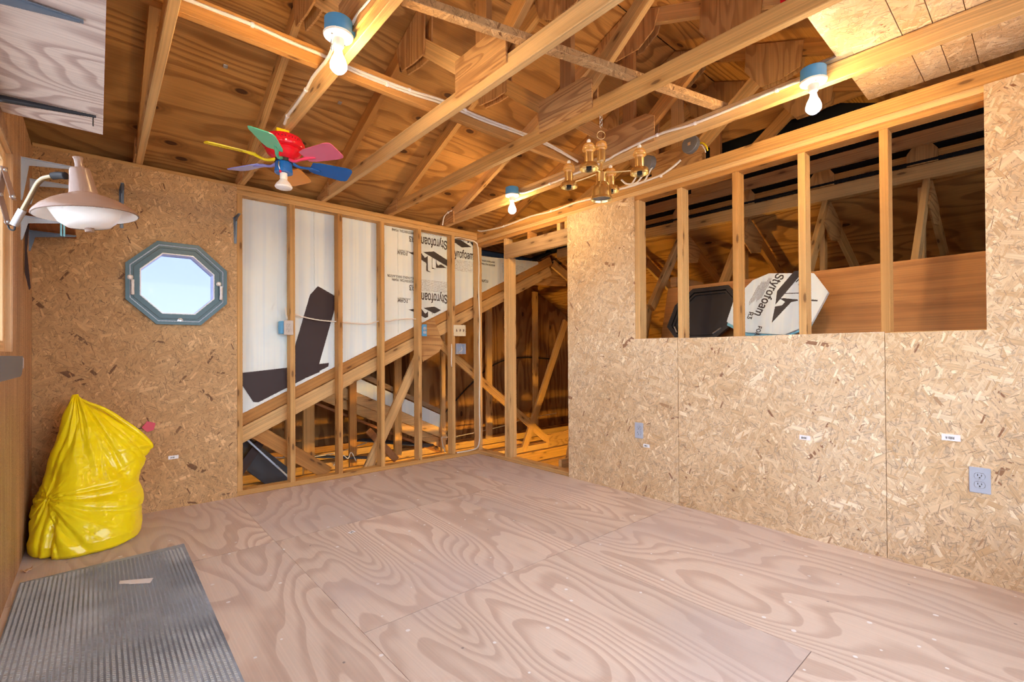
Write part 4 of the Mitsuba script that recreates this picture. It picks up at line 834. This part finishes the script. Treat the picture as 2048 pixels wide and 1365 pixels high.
for rx, fx in ((-0.094, -0.165), (-0.164, 0.095), (0.18, -0.10), (0.085, 0.165)):
    p = V(cc[0] + 0.752 * rx + 0.659 * fx, cc[1] - 0.659 * rx + 0.752 * fx, 1.985)
    arm = obj('arm', tube([cc + V(0, 0, 2.035), (cc * 0.5 + V(p[0], p[1], 0) * 0.5) + V(0, 0, 2.018), p + V(0, 0, 0.022)], 0.0050), 'brass', t, smooth=True)
    obj('lamp_cup', lathe([(0.044, 0), (0.048, 0), (0.048, 0.004), (0.046, 0.018), (0.042, 0.026), (0.028, 0.030), (0.023, 0.034), (0.023, 0.086), (0, 0.086), (0, 0.080), (0.019, 0.080), (0.019, 0.032), (0.040, 0.020)], 32, p), 'brass', t, smooth=30)
    obj('wood_finial', lathe([(0, 0.084), (0.024, 0.084), (0.026, 0.092), (0.033, 0.097), (0.034, 0.103), (0.028, 0.108), (0.031, 0.114), (0.024, 0.127), (0.008, 0.134), (0, 0.134)], 24, p), 'amber_wood', t, smooth=30)
    obj('knob', lathe([(0, 0.132), (0.008, 0.134), (0.011, 0.142), (0.008, 0.151), (0, 0.154)], 16, p), 'porcelain', t, smooth=True)
    obj('socket', lathe([(0, -0.002), (0.013, -0.002), (0.013, 0.022), (0, 0.022)], 16, p), 'dark', t, smooth=30)

# ------------------------------------------------------------------ swing arm lamp by the window
t = thing('swing_arm_lamp', 'brown metal lamp shade on a scissor arm by the side window', 'lamp'); lc = V(-3.075, -1.645, 0)
SH = [(0.1525, 1.578), (0.1545, 1.580), (0.153, 1.585), (0.147, 1.594), (0.130, 1.611), (0.102, 1.630), (0.074, 1.644), (0.052, 1.652), (0.043, 1.658), (0.041, 1.668), (0.031, 1.742), (0.028, 1.750), (0, 1.752)]
obj('shade', lathe(SH + [(0, 1.747), (0.026, 1.745), (0.038, 1.666), (0.050, 1.648), (0.072, 1.640), (0.100, 1.626), (0.127, 1.607), (0.144, 1.591)], 56, lc), 'brown_paint', t, smooth=30)
obj('shade_lining', lathe([(0.151, 1.5785), (0.142, 1.590), (0.125, 1.606), (0.098, 1.624), (0.070, 1.638), (0.03, 1.645), (0, 1.645), (0, 1.643), (0.03, 1.643), (0.069, 1.636), (0.096, 1.622), (0.123, 1.604), (0.140, 1.588), (0.1505, 1.5775)], 56, lc), 'white_enamel', t, smooth=30)
obj('diffuser', lathe([(0.1110, 1.612), (0.0999, 1.585), (0.0851, 1.555), (0.0629, 1.537), (0.0222, 1.532), (0, 1.532), (0, 1.536), (0.0614, 1.541), (0.0821, 1.558), (0.0969, 1.588), (0.1080, 1.614)], 48, lc), 'white_enamel', t, smooth=40)
obj('cap', lathe([(0, 1.75), (0.015, 1.75), (0.012, 1.765), (0.013, 1.785), (0.016, 1.792), (0, 1.792)], 24, lc), 'brown_paint', t, smooth=30)
obj('bottom_knob', lathe([(0, 1.518), (0.014, 1.518), (0.014, 1.534), (0, 1.534)], 16, lc), 'brown_paint', t, smooth=30)
A = [(-3.125, -1.619, 1.722), (-3.145, -1.60, 1.724), (-3.162, -1.586, 1.721), (-3.185, -1.566, 1.714), (-3.200, -1.553, 1.699), (-3.210, -1.544, 1.680), (-3.231, -1.5255, 1.628), (-3.252, -1.507, 1.578), (-3.269, -1.493, 1.541)]
obj('arm', tube(A[1:], 0.0085, 12), 'old_brass', t, smooth=True)
obj('swivel', tube([A[0], A[1], A[2]], 0.013, 12), 'dark', t, smooth=True)
obj('arm_base', tube([(-3.245, -1.513, 1.597), (-3.269, -1.493, 1.539)], 0.0125, 12, smooth=False), 'steel', t, smooth=30)
for k in ('shade', 'shade_lining', 'diffuser', 'cap', 'bottom_knob'): scene[f'{t}__{k}']['to_world'] = T().translate([lc[0], lc[1], 1.66]).rotate([-0.02, 1, 0], -7.0).translate([-lc[0], -lc[1], -1.66])
J = {'a': V(-3.296, -1.470, 1.745), 'b': V(-3.272, -1.490, 1.645), 'c': V(-3.308, -1.455, 1.655), 'd': V(-3.287, -1.475, 1.552), 'e': V(-3.32, -1.445, 1.745)}
for p, q in (('a', 'b'), ('a', 'c'), ('c', 'd')):
    d_ = J[q] - J[p]; mu = lumber(J[p] - unit(d_) * 0.012 , J[q] + unit(d_) * 0.012, 0.004, 0.022, (0.75, -0.66, 0)); obj('scissor_link', mu[0], 'brown_paint', t)
for j in 'abcd': obj('rivet', lathe([(0, -0.006), (0.007, -0.006), (0.007, 0.004), (0.004, 0.007), (0, 0.007)], 14, J[j], (0.66, -0.75, 0)), 'steel', t, smooth=30)
obj('cord', tube([J['d'] + V(0, 0, -0.005), J['d'] + V(0.006, -0.006, -0.026), J['d'] + V(0.018, -0.016, -0.03), (-3.266, -1.496, 1.536)], 0.003), 'dark', t, smooth=True)

# ------------------------------------------------------------------ shelf, brackets
_m = slab_z(rect(XL + 0.001, -3.2, -3.018, -1.20), 2.055, 0.014, grain=0)
single('wall_shelf', _m[0], 'ply_shelf', 'pale plywood shelf high on the left wall', 'shelf', uv=_m[1])
def l_bracket(c, out, arm, leg, mat, label, up=False, group=None):
    """Stamped shelf bracket: corner c on the wall, arm along out, leg down the wall."""
    t = thing('shelf_bracket', label, 'shelf bracket', group); o = V(*out); c = V(*c); s = np.cross(o, V(0, 0, 1))
    def strip(a, b, w0, w1, th=0.004):
        a, b = V(*a), V(*b); d_ = unit(b - a); nrm = np.cross(d_, s); vs = []
        for pt, w in ((a, w0), (b, w1)):
            for sw in (-1, 1):
                for tt in (0, 1): vs.append(pt + s * sw * w / 2 + nrm * th * tt)
        return trimesh.convex.convex_hull(np.array(vs))
    def rib(a, b, h0, h1):
        return trimesh.convex.convex_hull(np.array([V(*p) + s * q for p in (a, b, V(*a) + h0, V(*b) + h1) for q in (-0.003, 0.003)]))
    obj('arm', strip(c, c + o * arm, 0.026, 0.016), mat, t)
    obj('leg', strip(c - V(0, 0, leg), c, 0.018, 0.026), mat, t)
    dn = V(0, 0, -1)
    obj('rib', cat(rib(c, c + o * arm * 0.97, dn * 0.040, dn * 0.008), rib(c, c + dn * leg * 0.97, o * 0.034, o * 0.006)), mat, t)
    obj('screw', lathe([(0, 0), (0.005, 0), (0, 0.003)], 10, c - V(0, 0, leg * 0.8) + o * 0.004, o), 'steel', t)
    return t
l_bracket((XL, -2.13, 2.05), (1, 0, 0), 0.262, 0.2, 'bracket_dark', 'grey bracket under the pale high shelf')
l_bracket((XL, -0.556, 2.074), (1, 0, 0), 0.26, 0.22, 'bracket_grey', 'pale grey bracket on the left wall above the brown lamp')
l_bracket((XL, -0.125, 2.084), (1, 0, 0), 0.25, 0.15, 'bracket_grey', 'grey bracket behind the lamp, in the wall corner')
l_bracket((XL, -0.553, 1.776), (1, 0, 0), 0.20, 0.125, 'bracket_grey', 'grey bracket holding a blue clothes peg')
l_bracket((XL, -0.174, 1.776), (1, 0, 0), 0.20, 0.12, 'bracket_dark', 'bluish bracket under the brown corner shelf board')
l_bracket((-2.917, -0.012, 2.146), (0, -1, 0), 0.16, 0.255, 'bracket_dark', 'dark grey bracket on the OSB above the octagonal window')
l_bracket((-2.262, -0.012, 2.083), (0, -1, 0), 0.14, 0.195, 'bracket_dark', 'dark grey bracket at the right edge of the brown OSB')
_m = board((XL + 0.003, -0.60, 1.787), (-3.134, -0.012, 1.803), tone=31); single('wall_shelf', _m[0], 'lumber_dark', 'small brown shelf board in the wall corner behind the lamp', 'shelf', uv=_m[1])
t = thing('hanging_rod', 'black rod with a hanging pin under the pale high shelf', 'rod')
obj('rod', tube([(XL + 0.004, -1.392, 2.036), (-3.20, -1.404, 2.040), (-3.041, -1.417, 2.046)], [0.014, 0.010, 0.005], 12), 'black_rod', t, smooth=True)
obj('pin', tube([(-3.05, -1.415, 2.045), (-3.05, -1.415, 2.005)], 0.0022, smooth=False), 'dark', t)
t = thing('clothes_peg', 'light blue clothes peg hanging from a shelf bracket', 'clothes peg')
for dx in (-0.006, 0.006): obj('leg', rbox((-3.175 + dx - 0.004, -0.575, 1.69), (-3.175 + dx + 0.004, -0.560, 1.772)), 'clip_blue', t)
single('dark_strap', slab_y(sg.Polygon([(XL + 0.004, 1.80), (XL + 0.022, 1.79), (XL + 0.012, 1.62), (XL + 0.026, 1.42), (XL + 0.020, 1.41), (XL + 0.004, 1.50)]), -0.42, 0.02)[0], 'brown_sheet', 'dark strap hanging on the left wall below the small shelf', 'strap')
t = thing('wall_bin', 'dark slate plastic bin on the left wall under the window', 'bin')
bp_ = sg.Polygon([(-2.4, 1.055), (-1.64, 1.055), (-1.645, 1.015), (-1.67, 0.992), (-1.72, 0.985), (-2.4, 0.985)])
obj('front', slab_x(bp_, XL + 0.085, 0.012)[0], 'slate', t)
obj('shell', slab_x(bp_.buffer(-0.004), XL + 0.004, 0.08)[0], 'slate', t)
t = thing('grey_bracket_box', 'lavender grey plastic end piece beside the dark wall bin', 'plastic box'); obj('body', rbox((XL + 0.003, -1.62, 1.0), (XL + 0.075, -1.33, 1.055), 0.008), 'lavender_grey', t)

# ------------------------------------------------------------------ floor items
t = thing('rubber_mat', 'grey ribbed rubber mat on the floor at lower left', 'mat')
mp = sg.Polygon([(-3.305, -0.867), (-2.673, -0.825), (-2.694, -4.2), (-3.31, -4.2)])
obj('sheet', slab_z(mp, 0.001, 0.007)[0], 'rubber', t)
vs, fs = [], []
px, py = 0.0158, 0.0125
for i in range(int(0.62 / px)):
    for j in range(int(2.35 / py)):
        x, y = -3.295 + i * px, -0.885 - j * py
        if y < -2.62 or (x > -2.682) or y > -0.867 + (x + 3.305) * 0.0665 - 0.006: continue
        n0 = len(vs); sx, sy = 0.0050, 0.0036
        for dx, dy, dz in ((-sx, -sy + 0.002, 0.0078), (sx, -sy - 0.002, 0.0078), (sx, sy - 0.002, 0.0078), (-sx, sy + 0.002, 0.0078), (-sx * 0.8, -sy * 0.5 + 0.002, 0.0105), (sx * 0.8, -sy * 0.5 - 0.002, 0.0105), (sx * 0.8, sy * 0.5 - 0.002, 0.0105), (-sx * 0.8, sy * 0.5 + 0.002, 0.0105)): vs.append((x + dx, y + dy, dz))
        fs += [(n0 + 4, n0 + 5, n0 + 6), (n0 + 4, n0 + 6, n0 + 7)]
        for a, b in ((0, 1), (1, 2), (2, 3), (3, 0)): fs += [(n0 + a, n0 + b, n0 + b + 4), (n0 + a, n0 + b + 4, n0 + a + 4)]
k = obj('raised_studs', (np.array(vs), np.array(fs)), 'rubber_worn', t); labels[k] = {'kind': 'stuff'}
_m = slab_z(sg.Polygon([(-2.958, -1.163), (-2.838, -1.231), (-2.854, -1.283), (-2.925, -1.235), (-2.93, -1.225), (-2.962, -1.198)]), 0.0108, 0.0006)
single('paper_slip', _m[0], 'paper', 'white paper slip lying on the rubber mat', 'paper')
t = 0
leaf = trimesh.creation.icosphere(2, 1.0); leaf.apply_scale([0.024, 0.011, 0.004]); lv = leaf.vertices.copy(); lv[:, 2] += 0.012 * (lv[:, 0] / 0.024) ** 2 + 0.004 * np.sin(lv[:, 0] * 300); lv[:, 2] -= lv[:, 2].min() - 0.0005
leaf.vertices = lv; leaf.apply_transform(trimesh.transformations.rotation_matrix(0.5, [0, 0, 1])); leaf.apply_translation([-3.296, -0.71, 0]); single('dry_leaf', leaf, 'leaf_tan', 'small curled tan leaf on the floor by the yellow bag', 'leaf', smooth=True)
_m = slab_z(rect(-0.021, -0.014, 0.021, 0.014), 0.0003, 0.0008); mm = trimesh.Trimesh(*_m[0], process=False); mm.apply_transform(trimesh.transformations.rotation_matrix(0.35, [0, 0, 1])); mm.apply_translation([-1.90, -1.27, 0])
t = thing('floor_sticker', 'small white sticker on the floor', 'sticker'); obj('paper', mm, 'paper', t)
mm = trimesh.Trimesh(*slab_z(rect(-0.009, -0.008, 0.009, 0.008), 0.0011, 0.0004)[0], process=False); mm.apply_transform(trimesh.transformations.rotation_matrix(0.35, [0, 0, 1])); mm.apply_translation([-1.90, -1.27, 0]); obj('code_print', mm, 'grey_print', t)
# barcode stickers on the OSB
def sticker(c, r_, n_, w, h, label):
    t = thing('price_sticker', label, 'sticker'); F = frame(V(*c), r_, (0, 0, 1))
    if F[:3, 2] @ V(*n_) < 0: F[:3, 2] *= -1
    obj('paper', place(trimesh.creation.box([w, h, 0.0008]), F @ trimesh.transformations.translation_matrix([0, 0, 0.0006])), 'paper', t)
    bars = []; x = -w * 0.28
    rb = random.Random(int(w * 1e4)); 
    while x < w * 0.16:
        b = 0.0012 + 0.0022 * rb.random(); bars.append(trimesh.creation.box([b, h * 0.42, 0.0005], trimesh.transformations.translation_matrix([x, -h * 0.06, 0.0013]))); x += b + 0.0014 + 0.0018 * rb.random()
    obj('bars', place(cat(*bars), F), 'black_print', t)
sticker((-0.0125, -2.055, 0.375), (0, -1, 0), (-1, 0, 0), 0.055, 0.024, 'small white sticker below the small grey outlet')
sticker((-0.0125, -3.088, 0.567), (0, -1, 0), (-1, 0, 0), 0.056, 0.026, 'white barcode sticker in the middle of the right OSB wall')
sticker((-0.0125, -3.701, 0.646), (0, -1, 0), (-1, 0, 0), 0.066, 0.03, 'white barcode sticker above the large outlet at far right')
sticker((-2.64, -0.0125, 0.353), (1, 0, 0), (0, -1, 0), 0.058, 0.024, 'white barcode sticker on the brown OSB right of the yellow bag')
t = thing('plastic_flag', 'small pink plastic flag on the brown OSB beside the yellow bag', 'flag')
obj('cloth', slab_y(sg.Polygon([(-2.815, 0.578), (-2.785, 0.618), (-2.74, 0.60), (-2.752, 0.555), (-2.785, 0.545)]), -0.03, 0.004)[0], 'flag_pink', t); obj('wire', tube([(-2.87, -0.02, 0.565), (-2.80, -0.03, 0.578)], 0.002, smooth=False), 'dark', t)
t = thing('striped_item', 'red and white item tucked behind a truss chord at the top', 'cloth')
for k, c in enumerate(('red', 'white', 'slate')): obj('stripe', rbox((-0.955, -3.305 - 0.022 * k - 0.021, 2.435), (-0.93, -3.305 - 0.022 * k, 2.56)), c, t)

# ------------------------------------------------------------------ yellow bag
def bag():
    nz, na = 150, 280
    # height, left x, right x, middle y, half depth
    K = np.array([(0.000, -3.300, -2.870, -0.36, 0.285), (0.02, -3.318, -2.838, -0.36, 0.318), (0.07, -3.322, -2.826, -0.355, 0.325), (0.18, -3.318, -2.822, -0.335, 0.295), (0.25, -3.308, -2.833, -0.32, 0.265), (0.325, -3.290, -2.838, -0.305, 0.235),
                  (0.41, -3.264, -2.815, -0.29, 0.205), (0.47, -3.254, -2.790, -0.285, 0.185), (0.50, -3.248, -2.778, -0.28, 0.175), (0.56, -3.236, -2.822, -0.275, 0.155), (0.65, -3.214, -2.902, -0.265, 0.125), (0.735, -3.186, -2.995, -0.255, 0.09), (0.79, -3.170, -3.072, -0.25, 0.055), (0.83, -3.152, -3.118, -0.25, 0.018)])
    z = np.repeat(0.83 * np.linspace(0, 1, nz) ** 0.95, na); th = np.tile(np.arange(na) * 2 * PI / na, nz)
    xl, xr, cy, b = (np.interp(z, K[:, 0], K[:, q]) for q in range(1, 5))
    ct, st = np.cos(th), np.sin(th); r0 = (np.abs(ct) ** 2.3 + np.abs(st) ** 2.3) ** (-1 / 2.3)
    flat = 1 - np.interp(z, [0.36, 0.48, 0.83], [0, 0.72, 0.5]) * np.clip(ct * r0, 0, 1) ** 1.2
    x, y = (xl + xr) / 2 + (xr - xl) / 2 * ct * r0, cy + b * st * r0 * flat
    y = y + np.interp(z, [0.40, 0.5, 0.83], [0, -0.03, 0]) * np.clip(ct, 0, 1)
    P3 = np.stack([x, y, z], 1)
    def ridge(q, o, seed, w): return np.clip(1 - np.abs(meshkit.fbm(q, o, seed) - 0.5) * w, 0, 1) ** 2
    ax, ay = x + 3.13, z - 0.86
    fan_, rad = np.arctan2(ax, -ay), np.hypot(ax, ay)            # creases radiate from the gathered top
    up = np.interp(z, [0.22, 0.42, 0.8], [0.15, 1, 0.7])
    d = 0.020 * up * (meshkit.fbm(np.stack([fan_ * 7.0, rad * 1.5, y * 2.5], 1), 3, 5) - 0.5) * 2
    d += -0.016 * up * ridge(np.stack([fan_ * 5.0 + 3, rad * 1.2, y * 1.5 + 7], 1), 2, 8, 7)
    qx, qz = x + 3.25, z - 0.30                                 # and from a pinch at the left side
    f2, r2 = np.arctan2(qz, qx), np.hypot(qx, qz)
    lowf = np.interp(z, [0.0, 0.06, 0.30, 0.45], [0.5, 1, 1, 0.1])
    d += 0.013 * lowf * (meshkit.fbm(np.stack([f2 * 5.0, r2 * 2.0, y * 2.0], 1), 3, 15) - 0.5) * 2
    d += -0.014 * lowf * ridge(np.stack([f2 * 4.0 + 2, r2 * 1.5, y * 1.2 + 3], 1), 2, 18, 8)
    d += 0.030 * (meshkit.fbm(P3 * 4.2 + 5, 3, 2) - 0.5) * np.interp(z, [0, 0.06, 0.7, 0.83], [0.3, 1, 1, 0.3])
    d += 0.006 * (meshkit.fbm(P3 * np.array([14, 14, 22.0]), 3, 31) - 0.5)
    d += -0.034 * np.exp(-((x + 3.225 - 0.10 * (z - 0.1)) / 0.014) ** 2) * np.where(st < 0, 1, 0) * np.interp(z, [0.0, 0.03, 0.16, 0.26], [1, 1, 0.7, 0])
    dx, dy = x - (xl + xr) / 2, y - cy; l = np.maximum(np.hypot(dx, dy), 1e-6)
    x, y = x + dx / l * d, y + dy / l * d
    x = np.maximum(x, XL + 0.010 + 0.005 * np.sin(z * 40)); y = np.minimum(y, -0.02 - 0.004 * np.sin(x * 50))
    v = np.stack([x, y, np.maximum(z + 0.5 * d * np.clip(z * 8, 0, 1), 0.001)], 1); fs = []
    j = np.arange(na); j2 = (j + 1) % na
    for i in range(nz - 1): fs += [np.stack([i * na + j, i * na + j2, (i + 1) * na + j2], 1), np.stack([i * na + j, (i + 1) * na + j2, (i + 1) * na + j], 1)]
    n0 = len(v); v = np.vstack([v, [[-3.09, -0.335, 0.001], v[-na:].mean(0) + [0, 0, 0.004]]])
    fs += [np.stack([np.full(na, n0), j2, j], 1), np.stack([np.full(na, n0 + 1), (nz - 1) * na + j, (nz - 1) * na + j2], 1)]
    return trimesh.Trimesh(v, np.vstack(fs), process=False)
t = thing('yellow_bag', 'large shiny yellow plastic bag standing in the corner', 'bag')
obj('bag', bag(), 'bag_yellow', t, smooth=True)
# the hem of the open mouth along the upper right edge
hem = spline([(-3.09, -0.30, 0.79), (-3.0, -0.315, 0.735), (-2.905, -0.325, 0.645), (-2.83, -0.325, 0.565), (-2.782, -0.315, 0.495), (-2.80, -0.31, 0.475)], 8)
obj('hem', tube(hem, [0.006, 0.012, 0.016, 0.012, 0.006], 10, smooth=False), 'bag_yellow', t, smooth=True)
